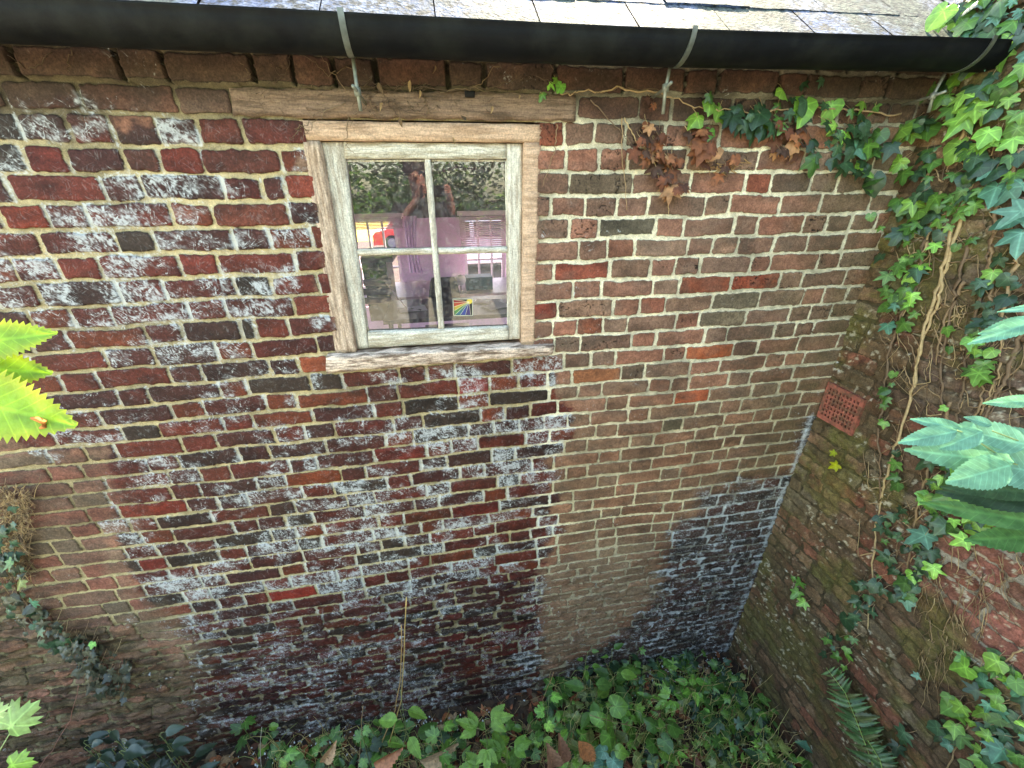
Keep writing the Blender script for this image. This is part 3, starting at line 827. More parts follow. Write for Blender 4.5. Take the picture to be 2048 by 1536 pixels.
mb = MB()
for j in range(14):
    s0 = j * 0.21
    x = -3.6 + (0.15 if j % 2 else 0) 
    while x < CX + 1.0:
        w = random.uniform(0.295, 0.31)
        nu, nv = 14, 12
        V = []; Cc = []
        tl = random.uniform(0.004, 0.010); g = random.uniform(0.85, 1.15)
        bc = lin(random.choice([(96, 110, 142), (104, 114, 138), (92, 108, 144), (108, 116, 136)])) * g * .66
        for b_ in range(nv + 1):
            for a_ in range(nu + 1):
                fx = a_ / nu; fs = b_ / nv
                p = roof_off(x + 0.002 + fx * (w - 0.004), s0 + fs * 0.40 + random.uniform(-.002, .002), 0.009 + tl * (1 - fs) + random.uniform(-.0008, .0008))
                V.append(p)
                Cc.append(bc)
        V = np.array(V); Cc = np.array(Cc)
        n = fbm(V[:, 0] * 9, V[:, 1] * 14, 5, 4)
        k = smooth(0.45, 0.62, n)[:, None]
        Cc = Cc * (1 - k * .5) + lin((150, 158, 172)) * .6 * k * .5
        k = smooth(0.55, 0.7, fbm(V[:, 0] * 6, V[:, 1] * 6, 9, 4) + 0.12 * (V[:, 0] > 0.9))[:, None]
        Cc = Cc * (1 - k * .7) + lin((70, 76, 44)) * k * .7
        F = [(b_ * (nu + 1) + a_, b_ * (nu + 1) + a_ + 1, (b_ + 1) * (nu + 1) + a_ + 1, (b_ + 1) * (nu + 1) + a_) for b_ in range(nv) for a_ in range(nu)]
        mb.add(V, F, Cc)
        e = [V[i] for i in range(nu + 1)]
        lo = [(p[0], p[1] + .0035, p[2] - .0055) for p in e]
        mb.add(np.array(e + lo), [(i, i + nu + 1, i + nu + 2, i + 1) for i in range(nu)], bc * 0.8)
        x += w
mb.build('roof', M['slate'], building, flat=True)
mb = MB()
a, b, c, d = roof_pt(-3.6, 0.06, -.035), roof_pt(CX + 1.2, 0.06, -.035), roof_pt(CX + 1.2, 2.6), roof_pt(-3.6, 2.6)
ry = c[1]; far_e = (2 * ry - a[1])
mb.add([a, b, c, d, (CX + 1.2, far_e, a[2]), (-3.6, far_e, a[2])], [(0, 1, 2, 3), (3, 2, 4, 5)])
mb.build('roof_deck', M['old_wood'], building, flat=True)
mb = MB()
mb.add([(x0 - .2, 0.02, .42), (x0 - .2, FY + .2, .42), (x0 - .2, ry, c[2] - .03), (x0 - .18, 0.02, .42), (x0 - .18, FY + .2, .42), (x0 - .18, ry, c[2] - .03)], [(0, 1, 2), (5, 4, 3)])
mb.build('gable', M['plain_brick'], building, flat=True)

# gutter: a half-round channel
GY, GR = -0.145, 0.062


def gz(x): return 0.1825 + 0.022 * float(smooth(0.3, 2.3, np.array([x]))[0])      # rim height, old uneven run


mb = MB(); V = []; F = []
nseg = 16; xsn = np.linspace(-3.4, 1.93, 60)
ring = [(math.pi + math.pi * k / nseg) for k in range(nseg + 1)]
for x in xsn:
    for t in ring: V.append((x, GY + GR * math.cos(t), gz(x) + GR * 1.06 * math.sin(t)))
    V.append((x, GY + GR + .004, gz(x) + 0.004)); V.append((x, GY + GR - .004, gz(x) + 0.004))
    for t in ring[::-1]: V.append((x, GY + (GR - .0028) * math.cos(t), gz(x) + (GR - .0028) * 1.06 * math.sin(t)))
    V.append((x, GY - GR + .004, gz(x) + 0.005)); V.append((x, GY - GR - .004, gz(x) + 0.004))
m = len(V) // len(xsn)
for i in range(len(xsn) - 1):
    for k in range(m):
        F.append((i * m + k, i * m + (k + 1) % m, (i + 1) * m + (k + 1) % m, (i + 1) * m + k))
mb.add(V, F)
# stop end
k0 = (len(xsn) - 1) * m
mb.add([V[k0 + k] for k in range(nseg + 1)], [tuple(range(nseg + 1))])
gutter = mb.build('gutter', M['gutter'], building)

# three rise-and-fall brackets: strap round the gutter, threaded rod, spike into the wall
for (ut, vt, ub, vb, cu, cv, tlt) in ((697, 60, 722, 222, 715, 184, 0.0), (1350, 90, 1326, 228, 1331, 176, 0.01), (1912, 110, 1857, 225, 1866, 192, 0.02)):
    xb_ = float(atY(ub, vb, -0.11)[0]); zb_ = float(atY(ub, vb, -0.11)[2])
    xc_, _, zc_ = atY(cu, cv, -0.11)
    mb = MB()
    V = []; F = []; nn = 14
    for k in range(nn + 1):
        t = math.pi * 0.97 + (math.pi * 0.80) * k / nn
        for w in (-.0075, .0075):
            V.append((xb_ + w + tlt * 1.0 * (1 - k / nn), GY + (GR + .0035) * math.cos(t), gz(xb_) + .004 + (GR + .0035) * 1.06 * math.sin(t)))
    for k in range(nn): F.append((2 * k, 2 * k + 1, 2 * k + 3, 2 * k + 2))
    V2 = [(p[0], GY + (p[1] - GY) * 1.05, gz(xb_) + (p[2] - gz(xb_)) * 1.05) for p in V]
    n_ = len(V)
    F2 = [(a + n_, b + n_, c + n_, d + n_) for a, b, c, d in F] + [(2 * k, 2 * k + 2, 2 * k + 2 + n_, 2 * k + n_) for k in range(nn)] + [(2 * k + 1, 2 * k + 3, 2 * k + 3 + n_, 2 * k + 1 + n_) for k in range(nn)]
    mb.add(V + V2, F + F2)
    mb.tube([(xb_, -0.115, gz(xb_) - GR * 1.04), (float(xc_), -0.11, float(zc_)), (xb_, -0.11, zb_)], 0.0052, n=8)
    mb.tube([(float(xc_) - .004, -0.15, float(zc_) + .006), (float(xc_), -0.11, float(zc_)), (float(xc_) + .006, 0.01, float(zc_) - .012)], 0.0048, n=8)
    mb.tube([(float(xc_), -0.11, float(zc_) - .010), (float(xc_), -0.11, float(zc_) + .010)], 0.0105, n=6)
    mb.build('gutter_bracket', M['zinc'], gutter)

# ------------------------------------------------------------------ window
def q2(*pp, Y=0.0): return [tuple(atY(u, v, Y)[[0, 2]]) for u, v in pp]


def Q(a, b, c, d, Y=0.0): return q2(a, b, c, d, Y=Y)


mb = MB(); mb.quadbar(Q((463, 176), (1150, 190), (1150, 242), (468, 232)), -0.012, 0.15, nl=60, ns=6, amp=0.009, seed=5)
mb.build('lintel', M['old_wood'], building)
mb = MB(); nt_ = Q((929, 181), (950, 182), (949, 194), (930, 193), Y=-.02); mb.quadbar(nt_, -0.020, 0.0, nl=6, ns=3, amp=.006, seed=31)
mb.build('notch_shade', M['black'], building)  # black block on the lintel face, colour stands for the shade in a hole
window = bpy.data.objects.new('window', None); COL.objects.link(window); window.parent = building
yf = -0.004
mb = MB()
mb.quadbar(Q((598, 241), (1084, 249), (1082, 284), (606, 280)), yf, 0.10, nl=40, amp=.002, seed=2)
mb.build('frame_head', M['frame_h'], window)
mb = MB()
mb.quadbar(Q((606, 280.5), (640, 281), (713, 703), (672, 707)), yf + .001, 0.10, nl=40, amp=.003, seed=3)
mb.build('frame_post', M['old_wood_v'], window)
mb = MB()
mb.quadbar(Q((1048, 284.5), (1082, 284.5), (1071, 690), (1043, 692)), yf + .001, 0.10, nl=40, amp=.0016, seed=4)
mb.build('frame_post', M['frame_h'], window)
mb = MB()
mb.quadbar(Q((655, 708), (1106, 686), (1100, 704), (658, 740)), -0.035, 0.09, nl=50, ns=5, amp=.006, seed=6)
mb.build('window_sill', M['sill'], window)
ys = 0.014
sash_t = bpy.data.objects.new('sash', None)
S_TL, S_TR, S_BR, S_BL = (641, 283), (1046, 286), (1041, 679), (714, 699)
G_TL, G_TR, G_BR, G_BL = (686, 318), (1014, 319), (1017, 653), (736, 664)
mb = MB()
mb.quadbar(Q((686.5, 284), (1013.5, 287), (1013.5, 318), (688.5, 317), Y=ys), ys, 0.055, nl=40, amp=.0018, seed=7)
mb.build('sash_rail', M['paint_h'], window)
mb = MB()
mb.quadbar(Q((735, 665), (1017.5, 654), (1018, 679.5), (737.5, 696), Y=ys), ys, 0.055, nl=40, amp=.0018, seed=8)
mb.build('sash_rail', M['paint_h'], window)
mb = MB()
mb.quadbar(Q((642, 284), (686, 284), (737, 696.5), (714, 698), Y=ys), ys + .0015, 0.055, nl=40, amp=.0018, seed=9)
mb.build('sash_stile', M['paint_v'], window)
mb = MB()
mb.quadbar(Q((1014, 287), (1046, 287), (1041, 678), (1018.5, 679.5), Y=ys), ys + .0015, 0.055, nl=40, amp=.0018, seed=10)
mb.build('sash_stile', M['paint_v'], window)
mb = MB()
mb.quadbar(Q((849, 317), (861, 317), (888, 659), (877, 660), Y=ys + .004), ys + .004, 0.050, nl=40, ns=3, amp=.0015, seed=12)
mb.build('glazing_bar', M['paint_v'], window)
mb = MB()
mb.quadbar(Q((709, 499), (868, 496), (869, 508), (711, 511), Y=ys + .006), ys + .006, 0.048, nl=24, ns=3, amp=.0015, seed=13)
mb.quadbar(Q((875.5, 496), (1016, 494), (1016, 505), (876.5, 508), Y=ys + .006), ys + .006, 0.048, nl=24, ns=3, amp=.0015, seed=14)
mb.build('glazing_bar', M['paint_h'], window)
yg = 0.034
panes = [((684, 316), (855, 315), (870, 502), (709, 505)), ((855, 315), (1016, 316), (1018, 499), (870, 502)),
         ((709, 505), (870, 502), (884, 662), (733, 667)), ((870, 502), (1018, 499), (1020, 656), (884, 662))]
for i, pp in enumerate(panes):
    q = Q(*pp, Y=yg)
    mb = MB(); mb.add([(x, yg, z) for x, z in q], [(0, 3, 2, 1)]); mb.build('pane', M['glass'], window, flat=True)
# putty beads along the panes
mb = MB()
for pp in panes:
    q = [np.array((x, yg - .003, z)) for x, z in Q(*pp, Y=yg - .003)]
    cen = sum(q) / 4
    q = [p + (cen - p) * 0.06 for p in q]
    for a_ in range(4):
        A, B = q[a_], q[(a_ + 1) % 4]
        mb.tube([A + (B - A) * t + RNG.normal(0, .0004, 3) for t in np.linspace(0, 1, 14)], 0.0032, n=5)
mb.build('putty', M['paint_v'], window)
# small weathered latch screw and rust under the head
# sticker inside the lower right pane: coloured rays spreading from a small sun
stq = [np.array([*atY(u, v, yg - .0015)]) for u, v in ((906, 598), (945, 598), (945, 631), (908, 631))]


def spt(a, b, dy=0.0):
    p = (stq[0] * (1 - a) + stq[1] * a) * (1 - b) + (stq[3] * (1 - a) + stq[2] * a) * b
    return (p[0], p[1] - dy, p[2])


mb = MB()
mb.add([spt(0, 0), spt(1, 0), spt(1, 1), spt(0, 1)], [(0, 3, 2, 1)], lin((16, 14, 18)))
for e0, e1 in (((0, 0), (1, 0)), ((1, 0), (1, 1)), ((1, 1), (0, 1)), ((0, 1), (0, 0))):
    mb.tube([spt(*e0, .0006), spt(*e1, .0006)], 0.0011, lin((214, 214, 190)), n=4)
edge = [(0.30, 0.04), (0.04, 0.04), (0.04, 0.22), (0.04, 0.46), (0.04, 0.70), (0.06, 0.95), (0.34, 0.95), (0.62, 0.95), (0.90, 0.95)]
cols = [(96, 26, 34), (130, 30, 36), (170, 62, 40), (176, 150, 60), (70, 120, 60), (40, 96, 110), (44, 60, 130), (60, 44, 96)]
for k in range(8):
    a_, b_ = edge[k], edge[k + 1]
    if k == 0: tri = [(0.82, 0.16), a_, b_]
    else: tri = [(0.82, 0.16), a_, b_]
    mb.add([spt(*t, .0006) for t in tri], [(0, 1, 2)], lin(cols[k]))
for k in range(1, 9):
    mb.tube([spt(0.82, 0.16, .001), spt(*edge[k], .001)], 0.0007, lin((214, 206, 170)), n=4)
mb.add([spt(0.84 + .15 * math.cos(t), 0.14 + .15 * math.sin(t), .0012) for t in np.linspace(0, 2 * math.pi, 14)[:-1]], [tuple(range(13))], lin((206, 180, 70)))
mb.add([], [], np.zeros((0, 3))) if False else None
st = mb.build('sticker', mat('sticker_print', rough=0.5, attr=True), window, flat=True)
st['label'] = 'square sticker of coloured rays spreading from a yellow sun'

# ------------------------------------------------------------------ right-hand wall
RY0, RY1 = 0.0, -2.9


def P3(pts): return [tuple(atX(u, v)[[1, 2]]) for u, v in pts]


AIR = P3([(1660, 763), (1733, 800), (1706, 872), (1636, 832)])


def right_wall():
    step = 0.005
    ys = np.arange(0.02, RY1, -step); zs = np.arange(0.62, -3.56, -step)
    Y, Z = np.meshgrid(ys, zs)
    rnd = random.Random(9); cache = {}

    def joints(r):
        if r not in cache:
            a = RY1 - 0.4 - rnd.uniform(0, .2); cache[r] = np.array([a] + fill(a, 0.5, rnd) + [0.5])
        return cache[r]
    n1 = fbm(Y * 5, Z * 5, 401, 4) - 0.5
    DZ = (fbm(Y * 1.2, Z * 1.2, 405, 2) - 0.5) * 0.04
    one = np.ones(Y.shape)
    sdv, row, bid, hr, perp, dx, zz = brick_field(Y, Z, DZ, joints, 80, 0.011, one * 0.55)
    mask = smooth(0.0015, -0.002, sdv)
    pal = 1.7 * lin(np.array([(108, 82, 60), (94, 70, 54), (114, 84, 64), (84, 68, 50), (118, 72, 56), (98, 84, 66), (78, 58, 46)])) * .85
    palr = lin(np.array([(142, 88, 76), (130, 80, 68), (150, 96, 84), (118, 78, 66), (112, 86, 72)])) * 1.15
    pick = lambda p, r: p[np.clip((r * len(p)).astype(int), 0, len(p) - 1)]
    red = smooth(-0.06, 0.10, upsample(lambda a, b: poly_sd(a, b, P3([(1880, 1010), (2100, 960), (2200, 1500), (2060, 1390), (1960, 1330), (1900, 1210), (1830, 1130)])), ys, zs, 4) + n1 * 0.22)[..., None]
    pale_z = smooth(-0.05, 0.12, upsample(lambda a, b: poly_sd(a, b, P3([(1890, 330), (2200, 300), (2300, 900), (1990, 860), (1900, 700)])), ys, zs, 4) + n1 * 0.2)[..., None]
    base = pick(pal, hr(11)) * (1 - red) + pick(palr, hr(11)) * red
    base = base * (1 - .5 * pale_z) + lin((146, 122, 106)) * .5 * pale_z
    rr = ((hr(12) > 0.78) * smooth(-0.3, -0.8, Z) * 0.6)[..., None]
    base = base * (1 - rr) + lin((112, 62, 48)) * rr
    base = base * (1 + (fbm(Y * 16, Z * 24, 411, 4) - 0.5) * 1.3)[..., None]
    mort = lin((74, 62, 44)) * (1 - red) + lin((168, 156, 138)) * red
    mort = mort * (0.55 + 0.9 * fbm(Y * 30, Z * 30, 415, 3))[..., None]
    C = np.stack([base, mort])

    def over(w, c):
        nonlocal C
        C = C * (1 - w[..., None]) + lin(c) * w[..., None]
    rd = red[..., 0]
    over((0.10 + 0.62 * smooth(0.42, 0.6, fbm(Y * 9, Z * 12, 421, 5, 0.65))) * (1 - 0.6 * rd), (92, 72, 52))
    mossm = smooth(0.48, 0.62, fbm(Y * 5, Z * 5, 431, 5, 0.62)) * (1 - rd)
    cor = np.exp(Y / 0.28)
    mossm = np.clip(mossm * 0.6 + cor * 0.40 * fbm(Y * 10, Z * 10, 433, 3), 0, 0.8) * (0.5 + 0.8 * fbm(Y * 30, Z * 30, 435, 3))
    g2 = smooth(0.5, 0.65, fbm(Y * 6, Z * 6, 437, 3))
    over(mossm * (1 - g2), (100, 96, 46)); over(mossm * g2, (108, 98, 52))
    over(smooth(-1.6, -2.8, Z + n1 * 0.5) * 0.25, (66, 56, 38))
    over(0.3 * smooth(0.5, 0.7, fbm(Y * 26, Z * 26, 439, 4, .7)), (40, 32, 22))
    pale = smooth(0.66, 0.74, fbm(Y * 60, Z * 60, 441, 3)) * smooth(0.42, 0.6, fbm(Y * 5, Z * 5, 443, 3))
    over(0.7 * pale, (186, 174, 146))
    over(smooth(0.55, 0.68, fbm(Y * 3.2 + 5, Z * 3.2, 447, 4)) * (Y < -0.35) * smooth(-1.5, -0.4, Z) * 0.3, (140, 122, 108))
    hgt = mask * (0.006 + (hr(18) - 0.5) * 0.006 + dx * (hr(19) - 0.5) * 0.04)
    hgt += (fbm(Y * 22, Z * 30, 451, 4) - 0.5) * 0.022 + (fbm(Y * 50, Z * 50, 452, 3) - 0.5) * 0.006 + (fbm(Y * 100, Z * 100, 453, 2) - 0.5) * 0.002 + (fbm(Y * 1.6, Z * 1.6, 457, 3) - 0.5) * 0.04
    hgt += mossm * (fbm(Y * 70, Z * 70, 459, 2)) * 0.005
    P = np.stack([CX - hgt + 0.004, Y, Z], -1)
    hole = poly_sd(Y, Z, AIR) > 0.003
    keep = ~(hole[:-1, :-1] & hole[1:, 1:] & hole[:-1, 1:] & hole[1:, :-1])
    keep = keep[:, :]
    C = np.clip(C, .004, .9)
    return P, keep, C[0], C[1], np.stack([sdv * 100 + 5, 0.25 * pale + 0.02 * (1 - rd), np.full(Y.shape, 0.86) - mossm * 0.1], -1)


gw = thing('garden_wall', 'mossy old brick wall at right with ivy stems and a red air brick', 'wall', (CX, 0, -3.3))
P, keep, CB, CM, AUX = right_wall()
P = P - np.array([CX, 0, -3.3])
# faces look towards -x : flip order by reversing columns
grid_mesh('brickwork', P[:, ::-1], keep[:, ::-1], CB[:, ::-1], CM[:, ::-1], AUX[:, ::-1], M['brick'], gw)
del P, keep, CB, CM, AUX
mb = MB(); mb.box((CX + .05, RY1, -3.6), (CX + .26, 0.02, 0.60)); mb.build('wall_core', M['plain_brick'], gw, flat=True)
mb = MB()
y = 0.0
while y > RY1:
    mb.box((CX - .02 + random.uniform(-.006, .006), y - .105, 0.605), (CX + .29, y - .004, 0.675 + random.uniform(-.004, .004))); y -= 0.112
mb.build('coping', M['plain_brick'], gw, flat=True)
# air brick with a grid of square holes
c0, c1, c2, c3 = [np.array(a) for a in AIR]
mb = MB(); nx_, nz_ = 9, 7


def apt(a, b, dx):
    p = (c0 * (1 - a) + c1 * a) * (1 - b) + (c3 * (1 - a) + c2 * a) * b
    return (CX - 0.010 + dx, p[0], p[1])


us = [0.0]; vs = [0.0]
for i in range(nx_):
    w = 1.0 / (nx_ + 0.9); a = 0.07 + i * (0.86 / nx_) + .02; us += [a, a + 0.86 / nx_ * 0.54]
for i in range(nz_):
    a = 0.09 + i * (0.82 / nz_) + .02; vs += [a, a + 0.82 / nz_ * 0.58]
us.append(1.0); vs.append(1.0)
for i in range(len(us) - 1):
    for j in range(len(vs) - 1):
        a0, a1, b0, b1 = us[i], us[i + 1], vs[j], vs[j + 1]
        if i % 2 == 1 and j % 2 == 1:
            f = [apt(a0, b0, 0), apt(a1, b0, 0), apt(a1, b1, 0), apt(a0, b1, 0)]; g = [apt(a0, b0, .04), apt(a1, b0, .04), apt(a1, b1, .04), apt(a0, b1, .04)]
            mb.add(f + g, [(0, 1, 5, 4), (1, 2, 6, 5), (2, 3, 7, 6), (3, 0, 4, 7)])
            mb.add(g, [(0, 1, 2, 3)], lin((10, 8, 8)))
        else:
            mb.add([apt(a0, b0, 0), apt(a1, b0, 0), apt(a1, b1, 0), apt(a0, b1, 0)], [(0, 1, 2, 3)])
mb.add([apt(0, 0, 0), apt(1, 0, 0), apt(1, 1, 0), apt(0, 1, 0), apt(0, 0, .05), apt(1, 0, .05), apt(1, 1, .05), apt(0, 1, .05)], [(0, 1, 5, 4), (1, 2, 6, 5), (2, 3, 7, 6), (3, 0, 4, 7)])
ab_ = mb.build('air_brick', M['terracotta'], gw, flat=True)
ab_['label'] = 'red terracotta air brick with rows of square holes'

# ------------------------------------------------------------------ ground
GX = np.concatenate([np.linspace(-90, -6, 16), np.linspace(-5, -3.4, 6), np.arange(-3.3, 2.0, 0.03), np.linspace(2.1, 5, 8), np.linspace(8, 90, 14)])
GYs = np.concatenate([np.linspace(-90, -5, 16), np.linspace(-4.5, -1.7, 12), np.arange(-1.6, 0.06, 0.03), np.linspace(0.3, 3.6, 8), np.linspace(4, 8, 6), np.linspace(12, 90, 12)])


def gheight(x, y):
    z = np.full(np.broadcast(x, y).shape, -3.33)
    t = smooth(-0.95, -2.3, y); z = z + t * 1.5                      # bank behind the viewer
    t2 = smooth(3.5, 5.5, y); z = z + t2 * 0.9
    z = z + smooth(2.0, 2.6, x) * (y < 0) * 0.0
    near = (np.abs(x) < 4) & (y > -2) & (y < 0.1)
    z = z + np.where(near, (fbm(x * 4, y * 4, 3, 4) - 0.5) * 0.10 + (fbm(x * 25, y * 25, 8, 3) - 0.5) * 0.03, 0)
    z = z + np.where(near, 0.10 * smooth(-1.2, -2.8, x), 0)
    return z


XX, YY = np.meshgrid(GX, GYs); ZZ = gheight(XX, YY)
n = len(GX)
idx = [(j * n + i, j * n + i + 1, (j + 1) * n + i + 1, (j + 1) * n + i) for j in range(len(GYs) - 1) for i in range(n - 1)]
mb = MB(); mb.add(np.stack([XX, YY, ZZ], -1).reshape(-1, 3), idx)
tag(mb.build('ground', M['soil']), kind='structure')


mb = MB(); gx_ = np.linspace(-9, 9, 40); gy_ = np.linspace(-8.5, -1.75, 30); A_, B_ = np.meshgrid(gx_, gy_); Zc = gheight(A_, B_) + 0.012
mb.add(np.stack([A_, B_, Zc], -1).reshape(-1, 3), [(j * 40 + i, j * 40 + i + 1, (j + 1) * 40 + i + 1, (j + 1) * 40 + i) for j in range(29) for i in range(39)])
tag(mb.build('bounce_sheet', mat('pale_bounce', lin((184, 174, 156)), 0.9, noise=0.25, nscale=60, bump=0.6, bscale=90)), kind='structure')  # pale sheet added behind the camera to bounce light onto the wall


def gz1(x, y): return float(gheight(np.array([x]), np.array([y]))[0])


# ------------------------------------------------------------------ leaves
def frame_from(normal, along):
    n_ = np.asarray(normal, float); n_ = n_ / np.linalg.norm(n_)
    a = np.asarray(along, float); a = a - n_ * (a @ n_); a = a / (np.linalg.norm(a) + 1e-9)
    b = np.cross(n_, a)
    return a, b, n_


IVY = [(0, 1.0), (14, .78), (30, .52), (40, .50), (58, .82), (74, .58), (88, .42), (112, .60), (132, .50), (160, .34), (180, .16)]
HEART = [(0, 1.0), (12, .84), (28, .74), (48, .68), (70, .62), (95, .58), (120, .56), (145, .52), (165, .40), (180, .14)]
MAPLE = [(0, 1.0), (9, .80), (16, .84), (26, .55), (38, .86), (46, .70), (54, .80), (66, .48), (84, .62), (96, .50), (120, .48), (150, .34), (180, .15)]


IVY3 = [(0, 1.0), (10, .84), (26, .60), (44, .58), (60, .74), (80, .60), (105, .50), (130, .46), (160, .34), (180, .16)]
IVY4 = [(0, .92), (16, .66), (30, .46), (42, .56), (56, .92), (70, .66), (88, .40), (108, .66), (128, .58), (158, .36), (180, .14)]


def lobed(mb, pos, size, normal, along, col, shape=IVY, fold=0.25, curl=0.2, var=0.12, rnd=random):
    A, B, N_ = frame_from(normal, along)
    ang = []
    for a, r in shape: ang.append((math.radians(a), r))
    full = ang + [(-a, r) for a, r in ang[::-1][1:-1]]
    V = [(0.0, 0.0, 0.0)]; col = np.asarray(col); Cc = [col * 1.12]; UV = [(0, 0)]
    sx = rnd.uniform(.92, 1.08); sk = rnd.uniform(-.12, .12)
    for ringf in (0.55, 1.0):
        for a, r in full:
            rr = r * ringf * (1 + rnd.uniform(-var, var) * ringf * .6)
            x = rr * math.cos(a) * sx; y = rr * math.sin(a) + sk * x * x
            z = -fold * abs(y) ** 1.3 * 0.6 - curl * (x * x) * 0.5 + rnd.uniform(-.02, .02)
            V.append((x, y, z)); Cc.append(col * (1.0 if ringf < 1 else 0.92)); UV.append((x, y))
    n_ = len(full); F = []
    for i in range(n_):
        j = (i + 1) % n_
        F.append((0, 1 + i, 1 + j)); F.append((1 + i, 1 + n_ + i, 1 + n_ + j, 1 + j))
    V = np.array(V) * size * 0.62
    W = np.asarray(pos)[None, :] + V[:, 0:1] * A + V[:, 1:2] * B + V[:, 2:3] * N_
    mb.add(W, F, np.array(Cc), UV)


def blade(mb, pos, L, Wd, normal, along, col, teeth=0, nl=14, na=4, fold=0.2, bend=0.25, tip=1.0, rnd=random, toothamp=0.12, base=0.65, edge=None):
    A, B, N_ = frame_from(normal, along)
    V = []; UV = []; Cc = []; col = np.asarray(col)
    if teeth: nl = teeth * 2
    for i in range(nl + 1):
        t = i / nl
        w = (math.sin(math.pi * t ** base) ** 0.85) if 0 < t < 1 else 0.0
        w = max(w, 0.0)
        for j in range(-na, na + 1):
            s = j / na
            ws = w * Wd * 0.5 * s
            x = t * L
            if teeth and abs(j) == na and 0 < i < nl:
                if i % 2: ws *= 1 + toothamp
                else: ws *= 1 - toothamp * .6; x -= 0.0
                if i % 2: x += L / nl * 0.9
            z = -fold * -abs(ws) * 0.7 - bend * L * t * t * 0.5 + 0.005 * L * math.sin(t * 13 + j)
            V.append((x, ws, z)); UV.append((t, s * w * 0.5 * Wd / L * 1.6))
            cc = col
            if edge is not None: cc = col * (1 - abs(s) ** 3) + np.asarray(edge) * abs(s) ** 3
            Cc.append(cc)
    m_ = 2 * na + 1
    F = [(i * m_ + j, i * m_ + j + 1, (i + 1) * m_ + j + 1, (i + 1) * m_ + j) for i in range(nl) for j in range(m_ - 1)]
    V = np.array(V)
    W = np.asarray(pos)[None, :] + V[:, 0:1] * A + V[:, 1:2] * B + V[:, 2:3] * N_
    mb.add(W, F, np.array(Cc), UV)


GREENS = [lin(c) for c in ((94, 134, 56), (78, 116, 50), (112, 150, 62), (68, 102, 48), (86, 124, 60))]
BRIGHT = [lin(c) for c in ((126, 176, 74), (110, 162, 70), (144, 188, 88))]
DARKG = [lin(c) for c in ((50, 76, 48), (44, 68, 44), (58, 86, 56), (64, 92, 66))]
BLUEG = [lin(c) for c in ((92, 136, 112), (80, 126, 98))]  # bluish sky reflection is put into the leaf colour
BROWN = [lin(c) for c in ((132, 78, 48), (112, 64, 42), (150, 94, 60), (92, 56, 40))]
TWIG = [lin(c) for c in ((168, 138, 100), (144, 116, 84), (184, 156, 112), (116, 92, 68))]


def rjit(s): return np.array([random.uniform(-s, s) for _ in range(3)])


def in_poly(u, v, poly):
    return float(poly_sd(np.array([float(u)]), np.array([float(v)]), poly)[0]) > 0


def scatter_poly(poly, n):
    us = [p[0] for p in poly]; vs_ = [p[1] for p in poly]; out = []
    while len(out) < n:
        u, v = random.uniform(min(us), max(us)), random.uniform(min(vs_), max(vs_))
        if in_poly(u, v, poly): out.append((u, v))
    return out


def on_right(u, v, off=0.02):
    p = atX(u, v, CX - off); return p


def on_main(u, v, off=0.02):
    return atY(u, v, -off)


def pxsize(p, px):                      # size in metres of something px wide in the picture at p
    return px / FPX * float((np.asarray(p) - CAM) @ FW)


def leafN(face):
    return np.array([-1, -0.25, 0.45]) + rjit(.45) if face == 'r' else np.array([0.0, -1, 0.5]) + rjit(.45)


def ivy_leaf(mb, u, v, px, cols, face, shape=IVY, off=None):
    off = random.uniform(.015, .05) if off is None else off
    if shape is IVY: shape = random.choice((IVY, IVY3, IVY4, IVY, HEART))
    px = px * random.choice((.5, .66, .78, .86, .95))
    p = on_right(u, v, off) if face == 'r' else on_main(u, v, off)
    if face == 'r' and p[1] > -0.02: p = on_main(u, v, off)
    al = np.array([random.uniform(-.1, .1), random.uniform(-.7, .7), -1]) if face == 'r' else np.array([random.uniform(-.8, .8), -.1, -1])
    lobed(mb, p, pxsize(p, px), leafN(face), al, random.choice(cols) * random.uniform(.8, 1.2), shape=shape, fold=random.uniform(-.1, .9), curl=random.uniform(-.2, .9), var=.2)
    # leaf stalk back to the wall
    q = p + (np.array([off - .004, random.uniform(-.02, .02), .03]) if face == 'r' else np.array([random.uniform(-.02, .02), off - .004, .03]))
    STALK.tube([p, (p + q) / 2 + rjit(.004), q], 0.0009, random.choice(TWIG), n=3, cap=False)


def stem_line(mb, pts_px, r0, r1, face='r', col=None, off=.008, wob=.006, n=5, sub=8):
    P_ = []
    for (u0, v0), (u1, v1) in zip(pts_px[:-1], pts_px[1:]):
        for k in range(sub):
            t = k / sub; P_.append((u0 + (u1 - u0) * t, v0 + (v1 - v0) * t))
    P_.append(pts_px[-1])
    W = []
    for i, (u, v) in enumerate(P_):
        o = off + random.uniform(-.003, .004)
        p = on_right(u, v, o) if face == 'r' else on_main(u, v, o)
        if face == 'r' and p[1] > -0.01: p = on_main(u, v, o)
        if face == 'm' and p[0] > CX - .01: p = on_right(u, v, o)
        W.append(p + np.array([0, random.uniform(-wob, wob), random.uniform(-wob, wob)]) * (face == 'r') + np.array([random.uniform(-wob, wob), 0, random.uniform(-wob, wob)]) * (face != 'r'))
    rr = [r0 + (r1 - r0) * i / (len(W) - 1) for i in range(len(W))]
    mb.tube(W, rr, random.choice(TWIG) if col is None else col, n=n)
    return W


